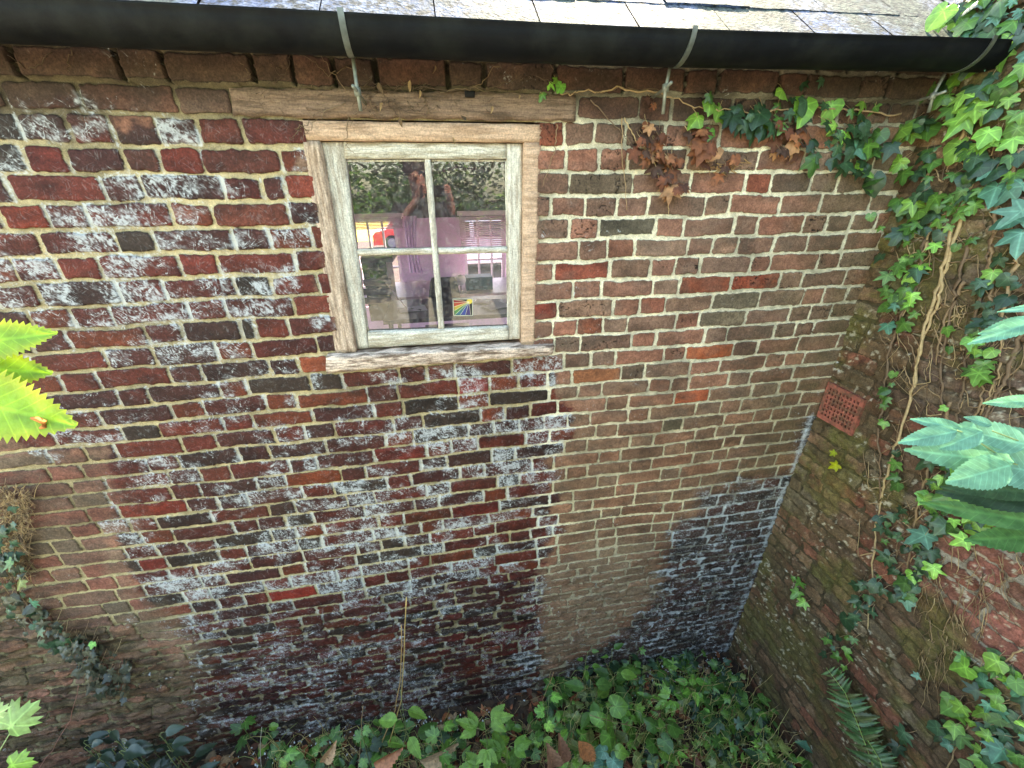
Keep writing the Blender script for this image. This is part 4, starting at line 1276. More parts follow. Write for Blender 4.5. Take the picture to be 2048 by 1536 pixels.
# ---------- ivy climbing the right-hand wall
iv = thing('climbing_ivy', 'large ivy with tangled pale stems climbing the mossy right wall up to the gutter end', 'ivy', (CX, -0.45, -2.2))
stm = MB(); lv = MB(); STALK = stm
MAIN = [[(1905, 455), (1880, 560), (1850, 650), (1830, 760), (1800, 860), (1770, 960), (1752, 1060), (1742, 1170), (1735, 1260)],
        [(1960, 300), (1925, 420), (1890, 540), (1870, 620), (1838, 700), (1822, 790)],
        [(1940, 470), (1915, 560), (1900, 650), (1880, 740), (1886, 820), (1868, 900)],
        [(1990, 440), (1975, 520), (1960, 600), (1935, 700), (1925, 790), (1905, 870), (1890, 960)],
        [(2040, 300), (1995, 420), (1978, 520), (1984, 600), (1960, 700), (1965, 790), (1930, 880), (1925, 960)],
        [(1850, 470), (1836, 560), (1800, 640), (1778, 700), (1766, 800), (1756, 860), (1760, 960), (1757, 1050)],
        [(1940, 240), (1900, 330), (1870, 420), (1842, 520), (1815, 600)],
        [(2046, 480), (2020, 560), (1998, 650), (2002, 740), (1960, 830)],
        [(2046, 180), (1960, 230), (1900, 300), (1830, 380)], [(1930, 560), (1890, 640), (1872, 730)],
        [(2046, 650), (2010, 760), (1975, 820), (1950, 900), (1935, 1000), (1900, 1100)],
        [(1900, 800), (1870, 900), (1835, 1010), (1820, 1120), (1790, 1200)]]
for ln in MAIN: stem_line(stm, ln, random.uniform(.0055, .0085), .003)
for k in range(150):
    ln = random.choice(MAIN); i = random.randrange(len(ln) - 1); t = random.random()
    u = ln[i][0] + (ln[i + 1][0] - ln[i][0]) * t; v = ln[i][1] + (ln[i + 1][1] - ln[i][1]) * t
    s = random.choice((-1, 1)); l = random.uniform(25, 110)
    p1 = (u + s * l * .35, v - random.uniform(-10, 40)); p2 = (p1[0] + s * l * .25 * random.uniform(-.5, 1), p1[1] - random.uniform(0, l * .8))
    stem_line(stm, [(u, v), p1, p2], .0026, .001, n=4, sub=4, wob=.004)
for k in range(90):      # fine hair-like roots, lower right
    u, v = random.uniform(1840, 2040), random.uniform(1080, 1330)
    if v > 1130 + (2040 - u) * 1.3: continue
    stem_line(stm, [(u, v), (u + random.uniform(-30, 20), v + random.uniform(20, 60)), (u + random.uniform(-40, 50), v + random.uniform(60, 120))], .0017, .0007, n=3, sub=4, wob=.004, off=.012)
for k in range(60):
    u, v = random.uniform(1760, 2046), random.uniform(500, 1000)
    stem_line(stm, [(u, v), (u + random.uniform(-25, 25), v + random.uniform(10, 50)), (u + random.uniform(-40, 40), v + random.uniform(30, 90))], .0015, .0007, n=3, sub=4, wob=.004, off=.01)
# leaf clouds: (polygon, count, size px, palette)
CL = [([(1880, 20), (1960, -30), (2070, -30), (2060, 120), (1960, 115), (1905, 70)], 46, (34, 62), BLUEG + GREENS + DARKG), ([(1850, 170), (2048, 60), (2048, 330), (1960, 420), (1800, 470), (1770, 300), (1830, 240)], 62, (30, 54), GREENS + DARKG),
      ([(1850, 150), (2048, 90), (2048, 280), (1900, 330)], 14, (44, 74), BRIGHT),
      ([(1700, 230), (1800, 180), (1850, 330), (1790, 420), (1740, 380)], 13, (36, 58), DARKG + GREENS),
      ([(1840, 300), (1960, 340), (1950, 470), (1850, 560), (1780, 520), (1800, 400)], 30, (26, 46), GREENS + DARKG),
      ([(1765, 520), (1840, 500), (1850, 600), (1830, 660), (1770, 650)], 18, (28, 46), GREENS + BRIGHT[:1]),
      ([(1930, 640), (2000, 470), (2040, 560), (2000, 700), (1950, 720)], 22, (22, 40), DARKG),
      ([(1880, 660), (1990, 640), (1980, 760), (1890, 770)], 12, (26, 44), GREENS),
      ([(1740, 740), (1790, 720), (1790, 880), (1750, 900)], 9, (18, 32), GREENS),
      ([(1990, 360), (2048, 330), (2048, 470), (2000, 480)], 6, (48, 74), BLUEG),
      ([(1790, 890), (1990, 850), (1990, 1080), (1880, 1100), (1830, 1020), (1790, 980)], 40, (28, 50), GREENS + DARKG),
      ([(1880, 950), (2000, 900), (1980, 1090), (1900, 1060)], 14, (30, 48), BRIGHT + GREENS[2:3]),
      ([(1760, 1010), (1880, 1030), (1860, 1180), (1800, 1210), (1670, 1250), (1660, 1215), (1750, 1130)], 62, (20, 40), DARKG + GREENS[3:4]),
      ([(1790, 1150), (1870, 1130), (1860, 1200), (1800, 1205)], 5, (30, 40), BRIGHT + BLUEG),
      ([(1640, 1250), (1720, 1230), (1700, 1350), (1650, 1350)], 13, (18, 34), DARKG + GREENS),
      ([(1740, 380), (1830, 340), (1860, 520), (1800, 600), (1740, 480)], 14, (26, 42), DARKG + GREENS)]
for poly, n_, (s0, s1), pal in CL:
    for (u, v) in scatter_poly(poly, n_): ivy_leaf(lv, u, v, random.uniform(s0, s1) * 1.15, pal, 'r')
for (u, v, s, pal) in [(1870, 490, 52, BRIGHT), (1797, 540, 52, BRIGHT), (1822, 550, 40, BRIGHT), (1660, 265, 30, BRIGHT), (1975, 345, 60, BLUEG), (1985, 545, 44, BRIGHT), (1790, 610, 44, BLUEG),
                       (1775, 650, 40, BLUEG), (1850, 1070, 54, BLUEG), (1930, 1080, 46, BRIGHT), (1985, 870, 50, GREENS), (1890, 815, 36, BRIGHT), (1672, 930, 26, [lin((176, 176, 40))]),
                       (1668, 905, 18, [lin((150, 160, 50))]), (1955, 1030, 40, BRIGHT), (1855, 990, 44, BRIGHT), (2030, 350, 60, GREENS), (1945, 680, 40, BRIGHT), (1930, 930, 60, BRIGHT),
                       (1600, 1165, 30, GREENS), (1585, 1155, 26, GREENS), (1595, 1185, 34, GREENS), (1608, 1205, 26, BRIGHT), (1655, 1280, 30, GREENS)]:
    ivy_leaf(lv, u, v, s * 1.15, pal, 'r')
stm.build('stem', M['stem'], iv); lv.build('foliage', M['leaf'], iv);

# ---------- ivy patch low on the right wall
lv = MB(); stm = MB(); STALK = stm
iv = thing('low_ivy', 'ivy with broad blue-green leaves at the foot of the right wall beside the fern', 'ivy', (CX, -1.2, -2.6))
for poly, n_, (s0, s1), pal in [([(1900, 1390), (2060, 1330), (2060, 1560), (1890, 1560)], 34, (28, 54), BLUEG + DARKG + GREENS),
                                ([(1890, 1300), (2048, 1330), (2048, 1400), (1960, 1420)], 9, (28, 50), GREENS + BLUEG),
                                ([(1980, 1280), (2060, 1300), (2060, 1480)], 8, (34, 54), BRIGHT + GREENS),
                                ([(1740, 1440), (1900, 1400), (1900, 1540), (1740, 1540)], 9, (30, 50), DARKG + BLUEG)]:
    for (u, v) in scatter_poly(poly, n_): ivy_leaf(lv, u, v, random.uniform(s0, s1) * 1.15, pal, 'r')
for (u, v, s, pal) in [(1930, 1335, 56, BRIGHT), (1967, 1362, 52, BLUEG), (1990, 1420, 60, BLUEG), (2005, 1500, 60, BLUEG), (1905, 1460, 50, DARKG), (1835, 1352, 34, BLUEG)]:
    ivy_leaf(lv, u, v, s * 1.15, pal, 'r')
for ln in ([(2046, 1300), (1980, 1340), (1930, 1335)], [(2046, 1400), (1990, 1430), (1900, 1460)], [(1890, 1540), (1940, 1440), (2046, 1380)]): stem_line(stm, ln, .003, .0015)
stm.build('stem', M['stem'], iv); lv.build('foliage', M['leaf'], iv);

# ---------- living creeper under the gutter on the main wall
lv = MB(); stm = MB(); STALK = stm
iv = thing('trailing_creeper', 'green creeper hanging on the brick wall below the gutter, right of the dead leaves', 'creeper', (1.2, -0.02, -0.2))
for poly, n_, (s0, s1), pal in [([(1430, 210), (1560, 190), (1720, 210), (1760, 300), (1700, 360), (1640, 340), (1560, 270), (1470, 280)], 30, (34, 54), DARKG + GREENS[3:]),
                                ([(1620, 270), (1730, 250), (1740, 350), (1640, 350)], 20, (34, 54), DARKG),
                                ([(1440, 220), (1530, 200), (1520, 280), (1450, 280)], 9, (40, 60), DARKG)]:
    for (u, v) in scatter_poly(poly, n_): ivy_leaf(lv, u, v, random.uniform(s0, s1) * 1.1, pal, 'm')
for (u, v, s, pal) in [(1420, 205, 60, GREENS[2:3]), (1440, 220, 56, GREENS[2:3]), (1395, 235, 46, GREENS), (1565, 180, 74, GREENS[2:3]), (1610, 210, 66, BRIGHT), (1662, 210, 74, BRIGHT), (1420, 190, 44, GREENS),
                       (1558, 238, 38, GREENS), (1530, 245, 36, BRIGHT), (1420, 262, 36, BRIGHT), (1670, 250, 36, BRIGHT), (1688, 266, 44, [lin((140, 200, 90))]), (1712, 288, 66, BLUEG), (1460, 235, 60, DARKG),
                       (1720, 330, 54, BRIGHT), (1735, 340, 44, BRIGHT), (1605, 165, 44, DARKG), (1728, 205, 34, GREENS), (1645, 160, 30, DARKG), (1750, 300, 40, DARKG)]:
    ivy_leaf(lv, u, v, s * 1.1, pal, 'm', shape=HEART if s > 50 and pal is not DARKG and pal is not BLUEG else IVY)
for ln in ([(1800, 230), (1700, 220), (1600, 215), (1500, 225), (1400, 215), (1330, 190)], [(1700, 220), (1690, 270), (1715, 330)], [(1560, 215), (1480, 250)],
           [(1330, 190), (1240, 175), (1160, 185), (1120, 190)]): stem_line(stm, ln, .003, .0016, face='m', off=.02)
stm.build('stem', M['stem'], iv); lv.build('foliage', M['leaf'], iv);

# ---------- dead leaves of the creeper
lv = MB(); stm = MB(); STALK = stm
iv = thing('dead_creeper', 'rust-brown dead creeper leaves hanging on the brick wall right of the window', 'dead creeper', (0.9, -0.02, -0.3))
for poly, n_, (s0, s1) in [([(1262, 285), (1300, 275), (1350, 300), (1370, 330), (1380, 385), (1345, 395), (1310, 350), (1270, 320)], 44, (22, 38)),
                           ([(1375, 255), (1440, 265), (1435, 300), (1400, 325), (1380, 300)], 15, (30, 52)), ([(1540, 245), (1620, 240), (1615, 290), (1560, 330), (1545, 290)], 22, (24, 42)),
                           ([(1280, 245), (1330, 240), (1330, 290), (1285, 280)], 8, (20, 34)), ([(1410, 300), (1490, 310), (1430, 360)], 6, (16, 28)), ([(1290, 195), (1310, 200), (1305, 220)], 3, (16, 22))]:
    for (u, v) in scatter_poly(poly, n_): ivy_leaf(lv, u, v, random.uniform(s0, s1) * 1.3, BROWN + [lin((78, 52, 38)), lin((168, 122, 84))], 'm', shape=random.choice((IVY, IVY3, IVY4, MAPLE)))
for ln in ([(1248, 235), (1275, 285), (1320, 320), (1335, 390), (1338, 430)], [(1370, 250), (1390, 290), (1400, 330)], [(1600, 230), (1585, 270), (1575, 320)], [(1180, 200), (1240, 260), (1270, 300)],
           [(1115, 250), (1110, 300), (1085, 370)], [(1245, 230), (1243, 300), (1255, 420)]): stem_line(stm, ln, .002, .001, face='m', off=.012, wob=.003)
for k in range(12):
    u, v = random.uniform(1420, 1490), random.uniform(312, 345)
    stem_line(stm, [(u, v), (u + random.uniform(-15, 15), v + random.uniform(-8, 14)), (u + random.uniform(-30, 30), v + random.uniform(-8, 20))], .0016, .0008, face='m', off=.015, wob=.003, col=lin((176, 138, 84)), sub=3)
stm.build('stem', M['stem'], iv); lv.build('foliage', M['dead'], iv);

# ---------- dry twigs over the lintel with a green sprig
lv = MB(); stm = MB(); STALK = stm; dl = MB()
iv = thing('dry_creeper_twigs', 'thin dry creeper twigs and one green sprig over the window lintel', 'creeper', (0.1, -0.03, 0.02))
for ln in ([(1130, 175), (1060, 150), (980, 175), (900, 180), (820, 172), (730, 176), (690, 180)], [(1330, 185), (1250, 175), (1180, 190), (1060, 186)], [(690, 205), (650, 225), (615, 262), (600, 278)],
           [(630, 225), (605, 255), (590, 268), (575, 290)], [(615, 262), (600, 250), (592, 262)], [(706, 130), (660, 150), (600, 108)], [(690, 180), (640, 110)], [(695, 235), (690, 285), (705, 305)], [(720, 215), (690, 262)],
           [(735, 190), (750, 215), (760, 235)], [(850, 200), (858, 225), (840, 240)], [(880, 182), (930, 178), (990, 180)], [(1000, 130), (960, 165), (940, 175)], [(745, 160), (775, 200), (800, 240)],
           [(480, 120), (500, 150), (498, 165)], [(560, 135), (545, 170), (575, 140), (580, 100)], [(100, 105), (60, 140), (20, 115)], [(1100, 120), (1110, 150), (1115, 160)], [(140, 100), (135, 145)]):
    stem_line(stm, ln, .0014, .0007, face='m', off=.022, wob=.006, col=lin(random.choice([(104, 84, 62), (84, 66, 50), (124, 102, 76)])))
for k in range(70):
    u, v = random.uniform(700, 860), random.uniform(165, 235)
    if random.random() < .4: u = random.uniform(480, 1000)
    stem_line(stm, [(u, v), (u + random.uniform(-18, 18), v + random.uniform(-14, 14)), (u + random.uniform(-30, 30), v + random.uniform(-20, 20))], .0009, .0005, face='m', off=.02, wob=.004, sub=3, n=3, col=lin((104, 84, 64)))
for (u, v, s) in [(756, 165, 34), (820, 160, 30), (798, 235, 26), (925, 232, 40), (870, 130, 22), (840, 180, 20), (985, 212, 20), (765, 205, 22), (1040, 190, 14), (905, 275, 18)]:
    p = on_main(u, v, .035)
    blade(dl, p, pxsize(p, s * .7), pxsize(p, s * .28), np.array([0, -1, .2]) + rjit(.6), (random.uniform(-.5, .5), 0, -1), random.choice([lin((150, 122, 84)), lin((110, 86, 60))]), nl=6, na=2, bend=random.uniform(-1, 1), fold=1.0)
for (u, v, s, pal) in [(1100, 165, 32, BRIGHT), (1122, 172, 36, BRIGHT), (1085, 188, 26, GREENS), (1112, 158, 24, GREENS), (870, 148, 14, BRIGHT)]: ivy_leaf(lv, u, v, s, pal, 'm')
stm.build('twig', M['stem'], iv); lv.build('foliage', M['leaf'], iv); dl.build('dead_leaves', M['dead'], iv);

# ---------- ivy and roots on the left of the main wall
lv = MB(); stm = MB(); STALK = stm
iv = thing('grey_ivy', 'dusty grey-green ivy strip hanging diagonally on the lower left brickwork', 'ivy', (-2.0, -0.03, -2.2))
DUST = [lin(c) * .8 for c in ((70, 74, 56), (82, 82, 62), (56, 60, 46), (96, 94, 72), (66, 72, 56))]
for poly, n_, (s0, s1), pal in [([(-20, 1110), (40, 1130), (60, 1200), (130, 1260), (160, 1300), (110, 1310), (40, 1260), (-20, 1200)], 75, (22, 42), DUST + DARKG),
                                ([(120, 1255), (200, 1290), (265, 1330), (250, 1400), (190, 1390), (140, 1330)], 95, (18, 34), DUST),
                                ([(-20, 1000), (30, 1010), (30, 1140), (-20, 1140)], 24, (22, 40), DARKG)]:
    for (u, v) in scatter_poly(poly, n_): ivy_leaf(lv, u, v, random.uniform(s0, s1) * .95, pal, 'm', off=random.uniform(.015, .07))
for (u, v, s, pal) in [(20, 1125, 40, GREENS), (40, 1165, 36, [lin((120, 130, 60))]), (65, 1205, 36, BLUEG), (185, 1287, 24, BRIGHT)]: ivy_leaf(lv, u, v, s, pal, 'm', off=.08)
for k in range(420):
    u, v = random.uniform(-20, 55), random.uniform(975, 1160)
    stem_line(stm, [(u, v), (u + random.uniform(-20, 20), v + random.uniform(-20, 25)), (u + random.uniform(-30, 40), v + random.uniform(-30, 40))], .0016, .0008, face='m', off=.03, wob=.008, sub=3, n=3, col=random.choice(TWIG))
for ln in ([(0, 1130), (60, 1220), (150, 1300), (240, 1370)], [(0, 990), (20, 1060), (10, 1150)]): stem_line(stm, ln, .004, .002, face='m', off=.015)
stm.build('stem', M['stem'], iv); lv.build('foliage', M['leaf'], iv);

# ------------------------------------------------------------------ plants and litter on the ground
lit = MB()
for k in range(2600):
    x, y = random.uniform(-2.6, 1.84), random.uniform(-0.85, -0.03)
    p = np.array([x, y, gz1(x, y) + random.uniform(0.0, .035)])
    s = random.uniform(.03, .085)
    c = random.choice(BROWN + [lin((96, 80, 58)), lin((70, 54, 40)), lin((124, 104, 76)), lin((58, 44, 34)), lin((160, 132, 98))]) * random.uniform(.7, 1.7)
    al = np.array([math.cos(k), math.sin(k), random.uniform(-.3, .3)])
    if random.random() < .5: blade(lit, p, s, s * .5, np.array([0, 0, 1]) + rjit(.6), al, c, nl=5, na=1, fold=.5, bend=random.uniform(-.8, .8))
    else: lobed(lit, p, s, np.array([0, 0, 1]) + rjit(.6), al, c, shape=HEART[::2], fold=.5, curl=.6)
for k in range(420):
    x, y = random.uniform(-2.4, 1.8), random.uniform(-0.7, -0.02)
    z = gz1(x, y) + random.uniform(.005, .05); a = random.uniform(0, 6.3); l = random.uniform(.05, .22)
    d = np.array([math.cos(a), math.sin(a), random.uniform(-.1, .25)]) * l
    lit.tube([(x, y, z), np.array((x, y, z)) + d * .5 + rjit(.01), np.array((x, y, z)) + d], .0016, random.choice(TWIG), n=3)
for k in range(420):
    x = random.choice([random.uniform(-1.6, -.2), random.uniform(1.2, 1.8), random.uniform(-1.4, 1.8)]); y = -abs(random.gauss(0, .12)) - .02
    p = np.array([x, y, gz1(x, y) + random.uniform(.02, .05)]); s = random.uniform(.006, .02)
    blade(lit, p, s, s * .7, np.array([0, 0, 1]) + rjit(.8), rjit(1), lin((206, 214, 214)), nl=2, na=1)
tag(lit.build('leaf_litter', M['dead']), 'brown leaf litter, twigs and white flakes covering the ground below the wall', 'leaf litter', kind='stuff')


def weed(root, head_px, Yd, kind, pal, n_, size, name, label, cat, group=None, target=None):
    """a stalk rising from the ground to the height where the picture shows its leaves"""
    top = atY(head_px[0], head_px[1], Yd)
    x, y = top[0] + random.uniform(-.04, .04), Yd + random.uniform(-.03, .05)
    g = np.array([x, y, gz1(x, y) - .01])
    t = thing(name, label, cat, g, group) if target is None else None
    s_, l_ = (MB(), MB()) if target is None else target
    mid = (g + top) / 2 + np.array([random.uniform(-.04, .04), random.uniform(-.03, .03), 0])
    P_ = [g * (1 - q) ** 2 + mid * 2 * q * (1 - q) + top * q * q for q in np.linspace(0, 1, 8)]
    s_.tube(P_, [.0032 * (1 - .5 * i / 7) for i in range(8)], lin((110, 120, 70)), n=5)
    for k in range(n_):
        q = 1 - (k / n_) * .75 if n_ > 1 else 1
        b = P_[int(q * 7)]
        a = k * 2.4 + random.uniform(-.4, .4)
        d = np.array([math.cos(a), math.sin(a) * .8 - .15, random.uniform(.1, .5)]); d /= np.linalg.norm(d)
        st_ = size * random.uniform(.25, .5)
        e = b + d * st_
        s_.tube([b, (b + e) / 2 + np.array([0, 0, .01]), e], .0014, lin((120, 130, 80)), n=4)
        c = random.choice(pal) * random.uniform(.8, 1.2); L = size * random.uniform(.8, 1.2)
        nrm = np.array([0, -.25, 1]) + rjit(.45)
        if kind == 'blade': blade(l_, e, L, L * .52, nrm, d + np.array([0, 0, -.3]), c, teeth=9, na=3, bend=.5, fold=.3)
        elif kind == 'heart': lobed(l_, e, L, nrm, d + np.array([0, 0, -.3]), c, shape=HEART, fold=random.uniform(.1, .9), curl=random.uniform(0, .9), var=.2)
        elif kind == 'tri':
            for s in (-1, 0, 1):
                dd = d + np.cross(d, [0, 0, 1]) * s * .95
                blade(l_, e, L * (1 if s == 0 else .8), L * .46, nrm, dd, c, teeth=8, na=3, bend=.5, fold=.3)
        elif kind == 'ivy': lobed(l_, e, L, nrm, d, c, shape=random.choice((IVY, IVY3, IVY4)), fold=random.uniform(0, .8), curl=random.uniform(0, .8), var=.2)
        elif kind == 'maple': lobed(l_, e, L, nrm, d, c, shape=MAPLE, fold=.3, curl=.3)
    if t is None: return
    s_.build('stem', M['stem'], t); l_.build('foliage', M['leafv'] if kind in ('blade', 'tri') else M['leaf'], t)
    return t


KEY = [((968, 1440), -.50, 'tri', BRIGHT[1:2] + GREENS[2:3], 4, .15, 'bright_weed', 'bright green three-leaved weed standing left of the curled brown leaves', 'weed'),
       ((1015, 1495), -.55, 'tri', GREENS[:1] + BRIGHT[1:2], 4, .15, 'bright_weed', 'broad mid-green weed at the bottom edge beside the curled brown leaves', 'weed'),
       ((1215, 1415), -.42, 'heart', GREENS[2:3] + GREENS[:1], 3, .17, 'broadleaf_weed', 'pale green heart-leaved weed on a bent stalk in the middle of the bed', 'weed'),
       ((1180, 1370), -.25, 'blade', GREENS, 4, .15, 'broadleaf_weed', 'dark pointed-leaved weed at the wall foot below the khaki brick patch', 'weed'),
       ((1230, 1345), -.16, 'blade', GREENS[1:], 6, .15, 'broadleaf_weed', 'upright leafy weed touching the wall foot beside the black damp bricks', 'weed'),
       ((1098, 1392), -.34, 'maple', BRIGHT, 3, .11, 'lobed_weed', 'small lime-green lobed weed at the dark wall foot', 'weed'),
       ((800, 1420), -.30, 'blade', GREENS[1:3], 4, .16, 'broadleaf_weed', 'narrow green leaf cluster around the tall straw stems', 'weed'),
       ((880, 1455), -.42, 'maple', GREENS[:2], 5, .12, 'lobed_weed', 'mid-green lobed weed right of the tall straw stems', 'weed'),
       ((722, 1460), -.40, 'maple', GREENS[:2], 4, .10, 'lobed_weed', 'small lobed weed left of the tall straw stems', 'weed'),
       ((570, 1510), -.40, 'maple', BRIGHT[1:2] + GREENS[2:3], 4, .10, 'lobed_weed', 'light green lobed weed at the bottom edge left of the straw stems', 'weed'),
       ((1330, 1450), -.48, 'heart', GREENS, 6, .14, 'broadleaf_weed', 'round-leaved weed right of the pale heart-leaved weed', 'weed'),
       ((1225, 1500), -.52, 'heart', GREENS[2:3] + BLUEG[:1], 4, .13, 'broadleaf_weed', 'grey-green weed at the bottom edge right of the orange dead leaf', 'weed'),
       ((1460, 1450), -.50, 'ivy', GREENS + DARKG, 6, .13, 'ground_ivy', 'dark ivy-leaved weed near the foot of the right wall', 'weed'),
       ((1640, 1500), -.68, 'blade', GREENS[1:2] + BLUEG[1:], 4, .13, 'broadleaf_weed', 'drooping pale leaf beside the fern at the right wall foot', 'weed')]
for a in KEY: weed(None, a[0], a[1], a[2], a[3], a[4] + 2, a[5] * .74, a[6], a[7], a[8])
COVER = [MB(), MB()]
def tuft(u, v, Yd, kind, pal, n_, size):
    p = atZ(u, v, -3.33 + random.choice([.04, .07, .10, .15, .22])); Yd = min(float(p[1]), -.03)
    if p[0] > CX - .05 or p[0] < -2.6: return
    weed(None, (u, v), Yd, kind, pal, n_, size, None, None, None, target=COVER)


for k in range(110):
    u = random.uniform(1090, 1640); v = random.uniform(1325, 1530)
    lo_ = 1330 + max(0, 1250 - u) * .2
    if v < lo_: continue
    tuft(u, v, -.08 - (v - 1310) / 230 * .42, random.choice(['ivy', 'blade', 'blade', 'tri', 'maple', 'tri', 'maple', 'heart']), random.choice([GREENS, GREENS + BRIGHT, BRIGHT, GREENS + DARKG, [lin((140, 150, 84)), lin((112, 126, 70))]]), random.choice([5, 6, 7]), random.choice([.035, .045, .055, .07, .095]) * random.uniform(.9, 1.1))
for k in range(34):
    u, v = random.uniform(1400, 1620), random.uniform(1350, 1535); Yd = -.1 - (v - 1340) / 200 * .42
    tuft(u, v, Yd, random.choice(['ivy', 'blade', 'maple', 'tri']), GREENS + DARKG + [lin((120, 132, 70))], 6, random.choice([.04, .06, .08]))
for k in range(34): tuft(random.uniform(480, 1090), random.uniform(1440, 1535), -.22 - random.uniform(0, .3), random.choice(['heart', 'maple', 'blade']), GREENS + DARKG[:1], 4, random.uniform(.06, .10))
for k in range(26): tuft(random.uniform(1120, 1480), random.uniform(1300, 1380), -.03 - random.uniform(0, .08), random.choice(['ivy', 'blade']), DARKG + GREENS[:2], 4, random.uniform(.05, .08))
for k in range(620):
    u, v = (random.uniform(1090, 1640), random.uniform(1340, 1535)) if k % 4 else (random.uniform(480, 1090), random.uniform(1440, 1530))
    p = atZ(u, v, -3.33 + random.uniform(.04, .25)); Yd = float(p[1])
    if p[0] > CX - .05 or Yd > -.02: continue
    d = np.array([random.uniform(-.12, .12), random.uniform(-.05, .05), random.uniform(-.03, .10)]); q = p + d
    g_ = np.array([p[0] - d[0] * .4, Yd, gz1(p[0], Yd)])
    COVER[0].tube([g_, (g_ + p) / 2 + rjit(.015), p, (p + q) / 2 + rjit(.012), q], [.0018, .0017, .0016, .0013, .0008], random.choice([lin((172, 160, 104)), lin((150, 130, 84)), lin((128, 140, 76))]), n=4)
cov = COVER[0]; o_ = COVER[1]; cov.add(np.concatenate(o_.v), o_.f, np.concatenate(o_.c), np.concatenate(o_.uv))
tag(cov.build('ground_cover', M['leaf']), 'tangle of low green weeds and ivy covering the bed at the wall foot', 'ground cover', kind='stuff')
sh_ = thing('dark_shrub', 'glossy dark green shrub shoots at the bottom left wall foot', 'shrub', (-1.7, -.25, -3.3)); SHR = [MB(), MB()]
for k in range(20): weed(None, (random.uniform(165, 335), random.uniform(1460, 1535)), -.1 - random.uniform(0, .2), 'blade', [lin((36, 54, 40)), lin((50, 66, 50)), lin((30, 40, 30))], 6, random.uniform(.06, .10), None, None, None, target=SHR)
SHR[0].build('stem', M['stem'], sh_); SHR[1].build('foliage', M['shiny'], sh_)

# fallen brown leaves standing out of the litter
for (u, v, Yd, s, al, c, lab) in [(1105, 1522, -.52, 70, (-.1, 0, 1), (172, 128, 98), 'tall curled brown dead leaf standing at the bottom edge'),
                                  (1128, 1515, -.50, 60, (.12, 0, 1), (158, 112, 84), 'narrow curled brown dead leaf leaning beside the tallest one'),
                                  (1165, 1490, -.48, 58, (.5, 0, -1), (196, 128, 80), 'orange-brown serrated dead leaf lying over the weeds'),
                                  (870, 1520, -.46, 80, (1, -.2, .1), (186, 156, 120), 'pale tan crumpled dead leaf right of the straw stems'),
                                  (770, 1520, -.48, 60, (1, 0, .3), (176, 118, 84), 'rust-tan dead leaf at the foot of the straw stems'),
                                  (655, 1515, -.42, 46, (.6, 0, .8), (188, 150, 112), 'small pale dead leaf at the bottom edge left of the straw stems')]:
    p = atY(u, v, Yd); t = thing('dead_leaf', lab, 'dead leaf', p)
    mb = MB(); L = pxsize(p, s)
    blade(mb, p - np.array(al) / np.linalg.norm(al) * L * .4, L, L * .5, np.array([.2, -1, .3]) + rjit(.3), al, lin(c), teeth=10, na=4, fold=1.2, bend=random.uniform(-.5, .5))
    mb.tube([p, p + np.array([0, .02, -.2]), p + np.array([.02, .05, -.38])], .0022, lin((150, 116, 80)), n=5)
    mb.build('blade', M['dead'], t)
for (pts_, Yd, r_, c, lab) in [([(812, 1195), (808, 1300), (803, 1400), (775, 1500), (765, 1560)], -.30, .0042, (190, 160, 100), 'tallest straw-coloured dead stem against the lower wall'),
                               ([(803, 1250), (802, 1350), (790, 1420), (745, 1530)], -.32, .0038, (176, 140, 90), 'straw-coloured dead stem leaning beside the tallest one'),
                               ([(800, 1380), (812, 1460), (795, 1560)], -.34, .002, (130, 150, 90), 'greenish thin stem below the tall straw stems'),
                               ([(725, 1410), (722, 1470), (716, 1550)], -.42, .002, (170, 140, 100), 'short straw stem left of the tall straw stems'),
                               ([(523, 1455), (520, 1500), (524, 1560)], -.30, .002, (200, 196, 180), 'short pale bare stem at the bottom edge'),
                               ([(158, 1370), (140, 1440), (105, 1500), (60, 1560)], -.25, .002, (150, 100, 84), 'thin reddish arching shoot at the lower left'),
                               ([(1108, 1345), (1085, 1400), (1095, 1450)], -.30, .002, (180, 140, 96), 'bent straw stem by the small lime-green weed'),
                               ([(1420, 1465), (1500, 1478), (1580, 1500), (1640, 1510)], -.5, .003, (130, 128, 80), 'long green bramble runner across the right of the bed'),
                               ([(1180, 1430), (1290, 1460), (1330, 1520)], -.45, .0032, (150, 130, 90), 'brown fallen stalk crossing the weeds in mid bed')]:
    W = [atY(u, v, Yd + .05 * i) for i, (u, v) in enumerate(pts_)]
    # end the stem in the soil
    e = W[-1].copy(); e[2] = gz1(e[0], e[1]) - .02; W.append(e)
    WW = []
    for a, b in zip(W[:-1], W[1:]):
        for q in np.linspace(0, 1, 5)[:-1]: WW.append(a + (b - a) * q + rjit(.002))
    WW.append(W[-1])
    mb = MB(); mb.tube(WW, [r_ * (.6 + .6 * i / len(WW)) for i in range(len(WW))], lin(c), n=5)
    t = thing('dry_weed', lab, 'dry weed', e); mb.build('stem', M['stem'], t)

